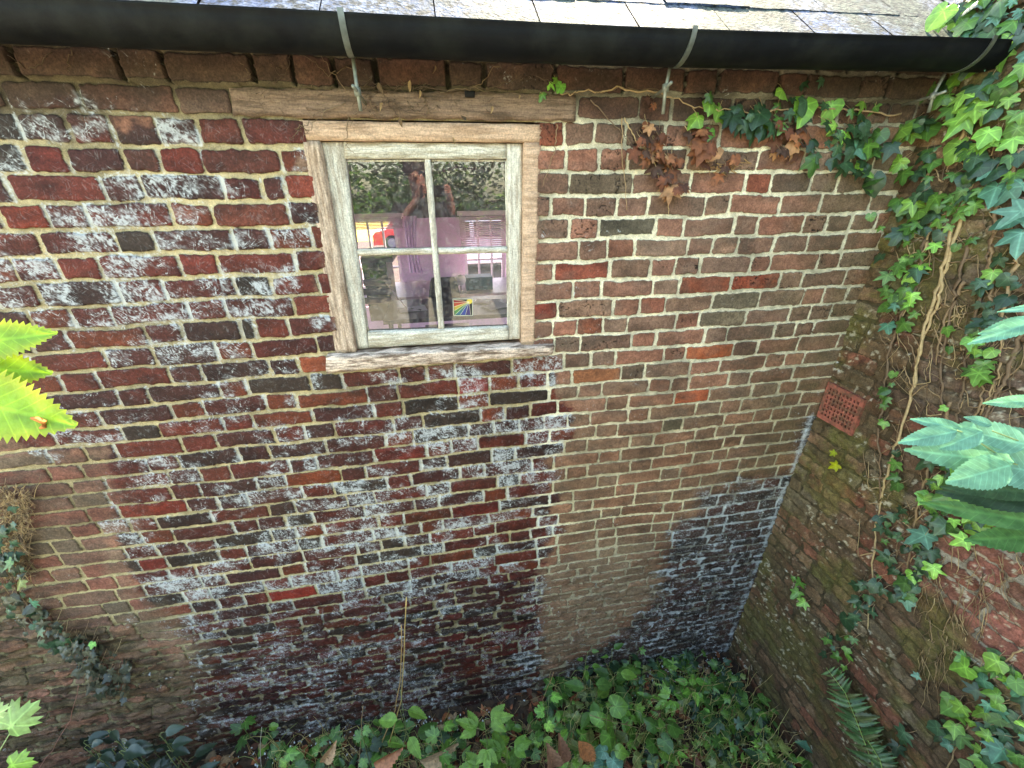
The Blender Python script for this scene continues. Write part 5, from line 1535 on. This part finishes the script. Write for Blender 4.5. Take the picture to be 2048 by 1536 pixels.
# ---------- fern on the right wall
fern = thing('fern', 'green fern with long ladder-like fronds at the foot of the right wall', 'fern', atX(1745, 1560, CX - .05))
for (pp, off, w) in (([(1652, 1335), (1690, 1385), (1712, 1440), (1735, 1500), (1760, 1570)], .10, 46), ([(1735, 1480), (1760, 1520), (1772, 1570)], .14, 30)):
    mb = MB(); P_ = []
    for (u0, v0), (u1, v1) in zip(pp[:-1], pp[1:]):
        for q in np.linspace(0, 1, 7)[:-1]: P_.append((u0 + (u1 - u0) * q, v0 + (v1 - v0) * q))
    P_.append(pp[-1])
    W = [atX(u, v, CX - off + .02 * math.sin(i * .15)) for i, (u, v) in enumerate(P_)]
    mb.tube(W, [.0012 + .0016 * i / len(W) for i in range(len(W))], lin((120, 140, 70)), n=5)
    for i in range(1, len(W) - 1):
        f = i / (len(W) - 1); px_ = w * min(1, .35 + 1.5 * f) * (1 if i < len(W) * .85 else .8)
        d = W[i] - W[i - 1]; d /= np.linalg.norm(d)
        nr = np.array([-1, -.3, .5]); sd_ = np.cross(d, nr); sd_ /= np.linalg.norm(sd_)
        for s in (-1, 1):
            L = pxsize(W[i], px_) * random.uniform(.7, 1.0)
            blade(mb, W[i], L, L * .22, nr + rjit(.4), sd_ * s - d * .25 + rjit(.2), lin(random.choice([(72, 104, 60), (62, 90, 52), (84, 112, 68), (88, 96, 58)])), teeth=7, na=2, bend=.5, fold=.2, base=.5, toothamp=.3)
    mb.build('frond', M['leaf'], fern)

# ------------------------------------------------------------------ leaves close to the viewer
br = thing('serrated_leaf_branch', 'sunlit yellow-green serrated leaves reaching in at the left edge', 'branch', atY(-160, 800, -.95))
anc = atY(-190, 740, -.95); YEL = lin((122, 160, 44)); YE2 = lin((172, 182, 52))
for (base_px, tip_px, wd, dy) in (((-150, 700), (78, 658), .052, 0), ((-170, 730), (98, 745), .060, .01), ((-190, 770), (172, 850), .085, -.02)):
    Ys = -.95 + dy
    a = atY(*base_px, Ys); b = atY(*tip_px, Ys); d = b - a; L = np.linalg.norm(d)
    mb = MB()
    blade(mb, a, L, wd, np.array([.1, -.9, .5]), d, YEL * random.uniform(.9, 1.1), teeth=22, na=5, bend=.05, fold=.15, toothamp=.16, base=.8, edge=YE2)
    mb.build('leaf', M['leafv'], br)
mb = MB(); mb.tube([atY(-400, 900, -1.0), anc, atY(-150, 700, -.95)], .004, lin((120, 110, 60)), n=6)
mb.tube([anc, atY(-170, 730, -.94)], .002, lin((120, 130, 60)), n=5); mb.tube([anc, atY(-190, 770, -.97)], .002, lin((120, 130, 60)), n=5)
mb.tube([atY(-400, 900, -1.0), atY(-420, 1500, -1.1), np.array([-2.9, -1.2, -3.0])], .006, lin((110, 96, 60)), n=6); mb.build('stem', M['stem'], br)
gr = thing('caterpillar', 'small orange grub lying on the largest serrated leaf at left', 'grub', atY(85, 843, -.985))
mb = MB(); mb.tube([atY(u, v, -.988) for u, v in ((62, 836), (75, 838), (88, 844), (90, 852), (82, 857), (74, 856))], [.0015, .0032, .0036, .0034, .003, .0015], lin((206, 128, 60)), n=7)
mb.build('body', M['dead'], gr)

el = thing('elder_branch', 'blue-green elder branch with broad pointed leaflets reaching in at the right edge', 'branch', atY(2120, 900, -.95))
ELD = [lin((108, 160, 134)), lin((98, 150, 122)), lin((112, 164, 128))]; ELG = [lin((84, 132, 74)), lin((78, 124, 66))]
LF = [((1915, 862), (1825, 880), 38, 0), ((1925, 858), (1873, 838), 26, .01), ((1930, 866), (1958, 846), 34, .01), ((1965, 862), (1884, 898), 40, -.01), ((2028, 925), (1900, 915), 62, -.02), ((2022, 930), (1910, 965), 66, -.03),
      ((2055, 890), (1985, 858), 60, -.01), ((2100, 950), (2030, 925), 80, -.03), ((2090, 880), (1990, 868), 46, 0), ((2080, 640), (1990, 655), 34, 0), ((2100, 630), (1965, 682), 34, -.02), ((2080, 800), (2008, 806), 26, 0),
      ((2110, 1050), (1975, 1030), 46, .05), ((2120, 1070), (1988, 1085), 56, .06), ((2110, 1000), (1990, 985), 60, .08), ((2090, 985), (1950, 975), 40, .10), ((2110, 610), (2035, 612), 16, 0), ((1985, 850), (1960, 833), 20, .02)]
for i, (a_, b_, w, dy) in enumerate(LF):
    Ys = -1.0 + dy; a = atY(*a_, Ys); b = atY(*b_, Ys); d = b - a
    mb = MB(); blade(mb, a, np.linalg.norm(d), pxsize(a, w), np.array([-.25, -.8, .6]) + rjit(.15), d, random.choice(ELG if i in (12, 13) else (DARKG + BLUEG if i in (14, 15) else ELD)), teeth=16, na=5, bend=.12, fold=.25, toothamp=.05, base=.72)
    mb.build('leaflet', M['leafv'], el)
mb = MB()
for ln in ([(2200, 1000), (2080, 945), (2028, 927), (1990, 905), (1930, 866), (1915, 861)], [(2200, 640), (2110, 625)], [(2200, 790), (2080, 800)], [(2220, 1060), (2110, 1055)], [(2130, 880), (2060, 890), (1985, 862)]):
    mb.tube([atY(u, v, -1.0) for u, v in ln], .0016, lin((130, 150, 100)), n=5)
mb.tube([atY(2200, 600, -1.0), atY(2200, 800, -1.0), atY(2210, 1060, -1.0), atY(2200, 1500, -1.1), np.array([1.45, -1.15, -2.6])], .006, lin((120, 110, 80)), n=6)
mb.build('stem', M['stem'], el)

sh = thing('green_shoot', 'light green lobed leaf on a thin stalk at the bottom left corner', 'shoot', atY(-40, 1600, -.6))
mb = MB()
for (u, v, s, al, c) in [(22, 1452, 92, (.9, 0, .9), (124, 158, 88)), (-10, 1430, 54, (.2, 0, 1), (150, 176, 112)), (25, 1530, 70, (1, 0, -.1), (120, 160, 60))]:
    p = atY(u, v, -.6); lobed(mb, p, pxsize(p, s), (0, -1, .5), al, lin(c), shape=MAPLE, fold=.3)
mb.build('foliage', M['leaf'], sh)
mb = MB(); mb.tube([atY(30, 1450, -.6), atY(0, 1500, -.6), atY(-60, 1640, -.62), np.array([-2.2, -.7, -3.3])], .0016, lin((150, 170, 110)), n=5); mb.build('stem', M['stem'], sh)

# ------------------------------------------------------------------ the room behind the window
def ibox(mb, u0, v0, u1, v1, Y, dep, c=(1, 1, 1)):
    a = atY(u0, v0, Y); b = atY(u1, v1, Y)
    mb.box((min(a[0], b[0]), Y, min(a[2], b[2])), (max(a[0], b[0]), Y + dep, max(a[2], b[2])), c)


t = thing('window_blind', 'lowered white slatted blind over the right-hand window of the room', 'blind', atY(965, 430, FY - .06))
mb = MB(); a, b = atY(918, 432, FY - .07), atY(1016, 497, FY - .07)
nb_ = 17
for k in range(nb_):
    z = a[2] + (b[2] - a[2]) * k / (nb_ - 1)
    mb.add([(a[0], FY - .085, z - .006), (b[0], FY - .085, z - .006), (b[0], FY - .06, z + .010), (a[0], FY - .06, z + .010)], [(0, 1, 2, 3)])
mb.build('slats', M['blind'], t, flat=True)
mb = MB(); mb.box((a[0] - .02, FY - .09, a[2] + .005), (b[0] + .02, FY - .05, a[2] + .05)); mb.build('head_rail', M['blind'], t, flat=True)
t = thing('rolled_blind', 'raised blind bunched at the top of the left-hand window of the room', 'blind', atY(755, 440, FY - .06))
mb = MB(); a, b = atY(698, 436, FY - .07), atY(806, 457, FY - .07)
for k in range(8):
    z = a[2] + (b[2] - a[2]) * k / 8
    mb.box((a[0], FY - .09, z - .012), (b[0], FY - .05, z - .003))
mb.build('slats', M['blind'], t, flat=True)
mb = MB(); mb.box((a[0] - .02, FY - .10, a[2]), (b[0] + .02, FY - .045, a[2] + .04)); mb.build('head_rail', M['blind'], t, flat=True)
# curtain
t = thing('curtain', 'pale lilac curtain hanging beside the left window of the room', 'curtain', atY(820, 440, FY - .15))
mb = MB(); V = []; F = []
a, b = atY(806, 432, FY - .15), atY(846, 545, FY - .15)
for j in range(13):
    for i in range(25):
        f = i / 24; g = j / 12
        V.append((a[0] + (b[0] - a[0]) * (f * (1 - .25 * math.sin(g * 3.1))) , FY - .15 + .012 * math.sin(f * 22), a[2] + (b[2] - a[2]) * g))
for j in range(12):
    for i in range(24): F.append((j * 25 + i, j * 25 + i + 1, (j + 1) * 25 + i + 1, (j + 1) * 25 + i))
mb.add(V, F); mb.build('cloth', M['clothblue'], t)
# desk along the far wall
t = thing('office_desk', 'long office desk below the windows inside the room', 'desk', (0.2, FY - .5, -2.5))
dz_ = float(atY(900, 590, FY - .9)[2])
mb = MB(); mb.box((-1.1, FY - .9, dz_ - .03), (1.3, FY - .12, dz_)); mb.build('desk_top', M['desk'], t, flat=True)
for x in (-1.05, 1.2):
    mb = MB(); mb.box((x, FY - .85, -2.5), (x + .05, FY - .8, dz_ - .03)); mb.box((x, FY - .2, -2.5), (x + .05, FY - .15, dz_ - .03)); mb.build('leg', M['greyplastic'], t, flat=True)
# nearer table with papers
t = thing('side_table', 'dark side table with papers just inside the window', 'table', (0, 1.5, -2.5))
tz = float(atY(850, 622, 1.55)[2])
mb = MB(); mb.box((-0.45, 1.35, tz - .03), (0.62, 1.95, tz)); mb.build('table_top', M['darkplastic'], t, flat=True)
for x, y in ((-.42, 1.38), (.58, 1.38), (-.42, 1.9), (.58, 1.9)):
    mb = MB(); mb.box((x, y, -2.5), (x + .03, y + .03, tz - .03)); mb.build('leg', M['darkplastic'], t, flat=True)
for (u, v, r, lab) in ((825, 618, .2, 'white sheet of paper on the left of the dark side table'), (975, 603, -.3, 'white sheet of paper on the right of the dark side table'), (992, 612, .5, 'second white sheet overlapping the right-hand paper')):
    p = atZ(u, v, tz + .003 + (.003 if u > 990 else 0)); ca, sa = math.cos(r), math.sin(r)
    t = thing('paper_sheet', lab, 'paper', p)
    mb = MB(); V = []
    for i in range(5):
        for j in range(4):
            x_, y_ = (i / 4 - .5) * .21, (j / 3 - .5) * .16
            V.append((p[0] + ca * x_ - sa * y_, p[1] + sa * x_ + ca * y_, p[2] + .004 * math.sin(i * 1.3 + j)))
    mb.add(V, [(i * 4 + j, (i + 1) * 4 + j, (i + 1) * 4 + j + 1, i * 4 + j + 1) for i in range(4) for j in range(3)]); mb.build('sheet', M['paper'], t)
# copier
t = thing('office_printer', 'large dark office printer inside at the left of the window', 'printer', atY(755, 620, 1.9))
mb = MB(); ibox(mb, 722, 524, 788, 640, 1.9, .45); mb.build('body', M['darkplastic'], t, flat=True)
mb = MB(); ibox(mb, 720, 516, 786, 524, 1.88, .5); mb.build('lid', M['greyplastic'], t, flat=True)
for v in (560, 578, 596):
    mb = MB(); ibox(mb, 726, v, 784, v + 10, 1.885, .014); mb.build('paper_tray', M['greyplastic'], t, flat=True)
# monitor seen from behind
t = thing('computer_monitor', 'white computer monitor standing on the desk inside', 'monitor', atY(890, 590, FY - .8))
mb = MB(); ibox(mb, 862, 556, 918, 586, FY - .85, .03); mb.build('screen', M['white'], t, flat=True)
mb = MB(); ibox(mb, 884, 586, 894, 596, FY - .84, .02); mb.build('stand', M['greyplastic'], t, flat=True)
# chair
t = thing('office_chair', 'dark high-backed office chair in front of the monitor', 'chair', atY(885, 640, 1.1 + 1.2))
cz = atY(888, 575, 2.1)
mb = MB(); V = []; F = []
for j in range(7):
    for i in range(7):
        f = i / 6 - .5; g = j / 6; w = .15 * (1 - .5 * abs(g - .45))
        V.append((cz[0] + f * w * 2, 2.1 + .12 * f * f, cz[2] - .28 + g * .36)); 
nn_ = len(V); V += [(x, y + .05, z) for x, y, z in V]
for j in range(6):
    for i in range(6):
        a_ = j * 7 + i; F.append((a_, a_ + 1, a_ + 8, a_ + 7)); F.append((a_ + nn_, a_ + 7 + nn_, a_ + 8 + nn_, a_ + 1 + nn_))
mb.add(V, F); mb.build('backrest', M['darkplastic'], t, sub=1)
mb = MB(); mb.box((cz[0] - .2, 1.72, cz[2] - .42), (cz[0] + .2, 2.12, cz[2] - .34)); mb.build('seat', M['darkplastic'], t)
mb = MB(); mb.tube([(cz[0], 1.95, cz[2] - .42), (cz[0], 1.95, -2.44)], .025, n=8)
for k in range(5):
    a_ = k * 1.2566; mb.tube([(cz[0], 1.95, -2.40), (cz[0] + .26 * math.cos(a_), 1.95 + .26 * math.sin(a_), -2.47)], .018, n=6)
mb.build('base', M['darkplastic'], t)
# patterned storage box
t = thing('patterned_box', 'teal and white patterned box on the desk inside at right', 'box', atY(958, 585, FY - .7))
mb = MB(); ibox(mb, 932, 556, 986, 587, FY - .75, .2, lin((60, 96, 104))); random.seed(3)
for k in range(22):
    u, v = random.uniform(934, 978), random.uniform(558, 582); ibox(mb, u, v, u + random.uniform(4, 9), v + random.uniform(2, 5), FY - .7515 - k * .0003, .001, lin(random.choice([(170, 190, 196), (120, 150, 156), (36, 60, 76)])))
mb.build('carton', mat('printed_card', rough=.6, attr=True), t, flat=True)
# desk lamp
t = thing('desk_lamp', 'small round glass desk lamp beside the monitor', 'lamp', atY(921, 590, FY - .82))
mb = MB(); p = atY(921, 560, FY - .82)
V = []; F = []
for j in range(9):
    for i in range(12):
        V.append((p[0] + .055 * math.sin(math.pi * j / 8) * math.cos(i * math.pi / 6), p[1] + .055 * math.sin(math.pi * j / 8) * math.sin(i * math.pi / 6), p[2] + .055 * math.cos(math.pi * j / 8)))
for j in range(8):
    for i in range(12): F.append((j * 12 + i, (j + 1) * 12 + i, (j + 1) * 12 + (i + 1) % 12, j * 12 + (i + 1) % 12))
mb.add(V, F); mb.build('globe', M['white'], t)
mb = MB(); mb.tube([(p[0], p[1], p[2] - .05), (p[0], p[1], dz_)], .008, n=8); mb.tube([(p[0], p[1], dz_), (p[0], p[1], dz_ + .012)], .05, n=14); mb.build('stand', M['greyplastic'], t)
# leaning rod on the near side
t = thing('pointer_rod', 'thin pale rod leaning across the papers inside', 'rod', atY(815, 618, 1.4))
mb = MB(); mb.tube([atY(771, 565, 1.4), atY(815, 618, 1.4)], .004, n=6); mb.build('rod', M['white'], t)


# ------------------------------------------------------------------ vehicles outside the far windows
def car(name, label, cat, cx, cy, rot, L, hh, paint, van=False):
    g = gz1(cx, cy)
    t = thing(name, label, cat, (cx, cy, g)); t.rotation_euler = (0, 0, rot)
    def part(n_, mb_, m_, **k):
        o = mb_.build(n_, m_, None, **k); o.parent = t; return o
    prof = [(-.5, .16), (-.5, .42), (-.47, .52), (-.36, .58), (-.26, .92), (-.18, 1.0), (.12, 1.0), (.24, .90), (.36, .60), (.46, .54), (.5, .44), (.5, .16)]
    if van: prof = [(-.5, .16), (-.5, .80), (-.47, .95), (-.42, 1.0), (.22, 1.0), (.30, .94), (.38, .60), (.48, .50), (.5, .38), (.5, .16)]
    mb_ = MB(); V = []; w = .85
    for s, ww in ((-1, 1), (1, 1)):
        for x, z in prof:
            inset = .13 * max(0, (z - .55) / .45)
            V.append((x * L, s * (w - inset), z * hh))
    n_ = len(prof); F = [(i, (i + 1) % n_, (i + 1) % n_ + n_, i + n_) for i in range(n_)] + [tuple(range(n_))[::-1], tuple(range(n_, 2 * n_))]
    mb_.add(V, F); part('body', mb_, paint, flat=True)
    for s in (-1, 1):
        mb_ = MB()
        for (xa_, xb_, ta, tb) in ([(-.30, -.06, -.22, -.06), (-.03, .28, -.03, .18)] if not van else [(-.44, -.20, -.43, -.20), (-.17, .05, -.17, .05), (.08, .34, .08, .27)]):
            mb_.add([(xa_ * L, s * (w - .015), .62 * hh), (xb_ * L, s * (w - .015), .62 * hh), (tb * L, s * (w - .09), .90 * hh), (ta * L, s * (w - .09), .90 * hh)], [(0, 1, 2, 3)])
        part('side_windows', mb_, M['carglass'], flat=True)
    for x in (-.31, .31):
        for s in (-1, 1):
            mb_ = MB(); mb_.tube([(x * L, s * (w - .16), .31), (x * L, s * (w + .01), .31)], .31, n=18); wheel = part('wheel', mb_, M['tyre'], flat=True)
            mb_ = MB(); mb_.tube([(x * L, s * (w + .012), .31), (x * L, s * (w + .02), .31)], .19, n=14); o = mb_.build('rim', M['greyplastic'], None, flat=True); o.parent = wheel
    for s in (-1, 1):
        mb_ = MB(); mb_.box((L * .5 - .03, s * .62 - .14, .42 * hh), (L * .5 + .012, s * .62 + .14, .50 * hh)); part('headlight', mb_, M['white'], flat=True)
    return t


pr = atY(840, 470, 18.0); car('parked_car', 'red parked car beyond the left window of the room', 'car', float(pr[0]), 18.0, .1, 4.0, 1.45, M['redpaint'])
pv = atY(990, 530, 12.0); car('parked_van', 'white parked van beyond the right window of the room', 'van', float(pv[0]), 12.0, .05, 4.4, 1.6, M['whitepaint'], van=True)
mb = MB(); mb.add([(-60, 21, -2.42), (60, 21, -2.42), (60, 80, -2.40), (-60, 80, -2.40)], [(0, 1, 2, 3)]); tag(mb.build('field', mat('meadow', lin((196, 178, 60)), .9, noise=.3, nscale=2), flat=True), kind='structure')


# ------------------------------------------------------------------ trees and shrubs behind the viewer (they fill the reflection) and beyond
def tree(name, label, x, y, h, r, pal, nleaf, lsize, cat='tree', lowest=.25):
    g = gz1(x, y); t = thing(name, label, cat, (x, y, g))
    mb_ = MB(); rr = random.Random(int(x * 100 + y * 10))
    top = np.array([x + rr.uniform(-.2, .2), y, g + h * .85])
    P_ = [np.array([x, y, g - .1]) * (1 - q) + top * q + np.array([.1 * math.sin(q * 5), .08 * math.cos(q * 4), 0]) for q in np.linspace(0, 1, 8)]
    mb_.tube(P_, [.02 * h * (1 - .85 * i / 7) + .01 for i in range(8)], n=8)
    clumps = []
    for k in range(16):
        b = P_[rr.randrange(2, 8)]; a = rr.uniform(0, 6.28); l = r * rr.uniform(.5, 1)
        e = b + np.array([math.cos(a) * l, math.sin(a) * l, rr.uniform(-.1, .5) * l])
        if e[2] < g + h * lowest: e[2] = g + h * lowest
        mb_.tube([b, (b + e) / 2 + np.array([0, 0, .08 * l]), e], [.006 * h, .004 * h, .002 * h], n=5); clumps += [(e, r * rr.uniform(.3, .5)), ((b + e) / 2, r * .35)]
    mb_.build('trunk', M['bark'], t)
    lf = MB()
    for k in range(nleaf):
        c_, cr_ = clumps[k % len(clumps)]
        d = np.array([rr.gauss(0, 1), rr.gauss(0, 1), rr.gauss(0, .8)]); d = d / np.linalg.norm(d) * cr_ * rr.random() ** .45
        p = c_ + d; s = lsize * rr.uniform(.7, 1.3)
        A, B, N_ = frame_from(np.array([rr.gauss(0, .6), rr.gauss(0, .6) + .2, 1]), np.array([rr.gauss(0, 1), rr.gauss(0, 1), -.3]))
        V = [p, p + A * s * .5 + B * s * .28, p + A * s, p + A * s * .5 - B * s * .28]
        lf.add(V, [(0, 1, 2, 3)], pal[k % len(pal)] * rr.uniform(.7, 1.3))
    lf.build('crown', M['leaf'], t, flat=True)
    return t


TG = [lin((70, 104, 44)), lin((92, 128, 54)), lin((54, 84, 40)), lin((110, 140, 64))]
tree('hedge_tree', 'leafy tree reflected in the upper left window pane', -1.9, -5.6, 3.3, 1.6, TG, 5200, .12)
tree('hedge_tree', 'leafy tree reflected in the upper right window pane', 1.3, -5.9, 3.4, 1.7, TG, 5200, .12)
tree('hedge_tree', 'tall tree standing behind the photographer', -0.2, -8.4, 4.2, 2.1, TG, 5200, .15)
tree('hedge_tree', 'tree standing behind the photographer to the left', -5.4, -7.0, 4.0, 2.0, TG, 3500, .15)
tree('hedge_tree', 'tree standing behind the photographer to the right', 5.4, -7.5, 4.0, 2.0, TG, 3500, .15)


# ------------------------------------------------------------------ the photographer, seen only in the reflection
def mir(u, v, Y):                      # a point whose mirror image in the window appears at (u, v)
    p = atY(u, v, -Y); return np.array([p[0], Y, p[2]])


gp = gz1(-.2, -1.95)
hd = mir(832, 352, -1.86)
ppl = thing('person', 'person in dark clothes holding up a phone, reflected in the upper panes', 'person', (float(hd[0]), -1.95, gp))
nodes = []; edges = []


def nd(p, r, par=None):
    nodes.append((np.asarray(p, float), r if isinstance(r, tuple) else (r, r)))
    if par is not None: edges.append((par, len(nodes) - 1))
    return len(nodes) - 1


hx, hy, hz = hd
pel = nd((hx, -1.97, hz - .72), (.15, .11)); sp1 = nd((hx, -1.97, hz - .52), (.135, .10), pel); ch_ = nd((hx, -1.96, hz - .36), (.155, .11), sp1)
nk0 = nd((hx, -1.93, hz - .20), (.06, .055), ch_); nk1 = nd((hx, -1.90, hz - .11), .052, nk0); h0 = nd((hx, -1.87, hz - .03), (.072, .085), nk1); h1 = nd((hx, -1.86, hz + .06), (.074, .088), h0); nd((hx, -1.87, hz + .10), .055, h1)
for s in (-1, 1):
    hip = nd((hx + s * .10, -1.97, hz - .80), .085, pel); kn = nd((hx + s * .12, -1.93, (hz - .8 + gp) / 2 + .02), .055, hip)
    an = nd((hx + s * .12, -1.98, gp + .08), .038, kn); nd((hx + s * .13, -1.86, gp + .035), .034, an)
    shd = nd((hx + s * .18, -1.95, hz - .25), .058, ch_); elb = nd((hx + s * .25, -1.80, hz - .42), .042, shd)
    wr = CAM + RT * (.105 * s) - FW * .055 - UP * .05; wri = nd(wr, .026, elb)
    pal = CAM + RT * (.095 * s) - FW * .040 - UP * .005; pm = nd(pal, (.030, .018), wri)
    for k in range(4):
        a = pal + UP * (.030 - .016 * k + .01) + RT * (-.004 * s) ; b = a + FW * .030 + RT * (-.004 * s) + UP * .008; c = b - RT * (.030 * s) + FW * .004
        x0_ = nd(a, .0095, pm); x1_ = nd(b, .0085, x0_); nd(c, .0070, x1_)
    a = pal - UP * .012 - RT * .018 * s - FW * .008; x0_ = nd(a, .011, pm); nd(a - RT * .03 * s + UP * .018, .008, x0_)


def skin_obj(name, idx, scale, m, keepr=None):
    me = bpy.data.meshes.new(name); mp_ = {k: i for i, k in enumerate(idx)}
    og = np.array(ppl.location)
    me.from_pydata([tuple(nodes[k][0] - og) for k in idx], [(mp_[a], mp_[b]) for a, b in edges if a in mp_ and b in mp_], [])
    o = bpy.data.objects.new(name, me); COL.objects.link(o); o.parent = ppl
    sk = o.modifiers.new('skin', 'SKIN'); sk.use_smooth_shade = True
    for k, i in mp_.items():
        r = nodes[k][1]; me.skin_vertices[0].data[i].radius = (r[0] * scale + (.008 if scale > 1 else 0), r[1] * scale + (.008 if scale > 1 else 0))
    me.skin_vertices[0].data[0].use_root = True
    sb = o.modifiers.new('sub', 'SUBSURF'); sb.levels = 1; sb.render_levels = 2
    me.materials.append(m); return o


bm_ = M['skin'].copy(); bm_.name = 'skin_and_undershirt'
N_ = bm_.node_tree.nodes; L_ = bm_.node_tree.links
g_ = N_.new('ShaderNodeNewGeometry'); sp_ = N_.new('ShaderNodeSeparateXYZ'); L_.new(g_.outputs['Position'], sp_.inputs[0])
a1 = N_.new('ShaderNodeMath'); a1.operation = 'GREATER_THAN'; a1.inputs[1].default_value = float(hz) - .15; L_.new(sp_.outputs[2], a1.inputs[0])
a2 = N_.new('ShaderNodeMath'); a2.operation = 'GREATER_THAN'; a2.inputs[1].default_value = -1.66; L_.new(sp_.outputs[1], a2.inputs[0])
a3 = N_.new('ShaderNodeMath'); a3.operation = 'MAXIMUM'; L_.new(a1.outputs[0], a3.inputs[0]); L_.new(a2.outputs[0], a3.inputs[1])
mx_ = N_.new('ShaderNodeMix'); mx_.data_type = 'RGBA'; mx_.inputs[6].default_value = (*lin((40, 36, 44)), 1); mx_.inputs[7].default_value = (*lin((232, 160, 146)), 1)
L_.new(a3.outputs[0], mx_.inputs[0]); L_.new(mx_.outputs[2], N_['Principled BSDF'].inputs['Base Color'])
skin_obj('body', list(range(len(nodes))), 1.0, bm_)
names = [0, 1, 2, 3]; arms = [k for a, b in edges for k in (b,) if a == 2 and b != 3]
arms += [b for a, b in edges if a in arms]
skin_obj('shirt', [0, 1, 2] + [k for k in arms if np.linalg.norm(nodes[k][0] - CAM) > .10 and nodes[k][1][0] > .02], 1.28, M['shirt'])
legs = [b for a, b in edges if a == 0 and b != 1]; legs += [b for a, b in edges if a in legs]; legs += [b for a, b in edges if a in legs and b not in legs]
skin_obj('trousers', [0] + sorted(set(legs)), 1.22, M['darkplastic'])
mb = MB(); V = []; F = []
for j in range(9):
    for i in range(16):
        th = math.pi * .62 * j / 8; ph = i * math.pi / 8
        r_ = .098 if math.sin(ph) < .4 or j < 4 else .085
        V.append((hx + r_ * math.sin(th) * math.cos(ph), -1.878 + r_ * 1.08 * math.sin(th) * math.sin(ph), hz + .045 + r_ * 1.2 * math.cos(th)))
for j in range(8):
    for i in range(16): F.append((j * 16 + i, (j + 1) * 16 + i, (j + 1) * 16 + (i + 1) % 16, j * 16 + (i + 1) % 16))
mb.add(V, F); mb.build('hair', M['hair'], ppl)
for s in (-1, 1):
    mb = MB(); mb.tube([(hx + s * .032, -1.79, hz + .035), (hx + s * .032, -1.772, hz + .035)], [.013, .006], lin((30, 24, 22)), n=8); mb.build('eye', M['darkplastic'], ppl)
mb = MB(); mb.tube([(hx, -1.79, hz + .03), (hx, -1.757, hz - .005), (hx, -1.775, hz - .018)], [.008, .014, .010], n=8); mb.build('nose', M['skin'], ppl)
ph = thing('phone', 'dark phone held up in both hands by the person', 'phone', CAM - FW * .016)
Mx = np.eye(4); Mx[:3, 0] = RT; Mx[:3, 1] = FW; Mx[:3, 2] = UP; Mx[:3, 3] = CAM - FW * .016
mb = MB(); mb.box((-.076, -.004, -.038), (.076, .004, .038), M=Mx); mb.build('case', M['darkplastic'], ph, flat=True)
mb = MB(); mb.box((-.071, -.0055, -.034), (.071, -.0042, .034), M=Mx); mb.build('screen', M['carglass'], ph, flat=True)
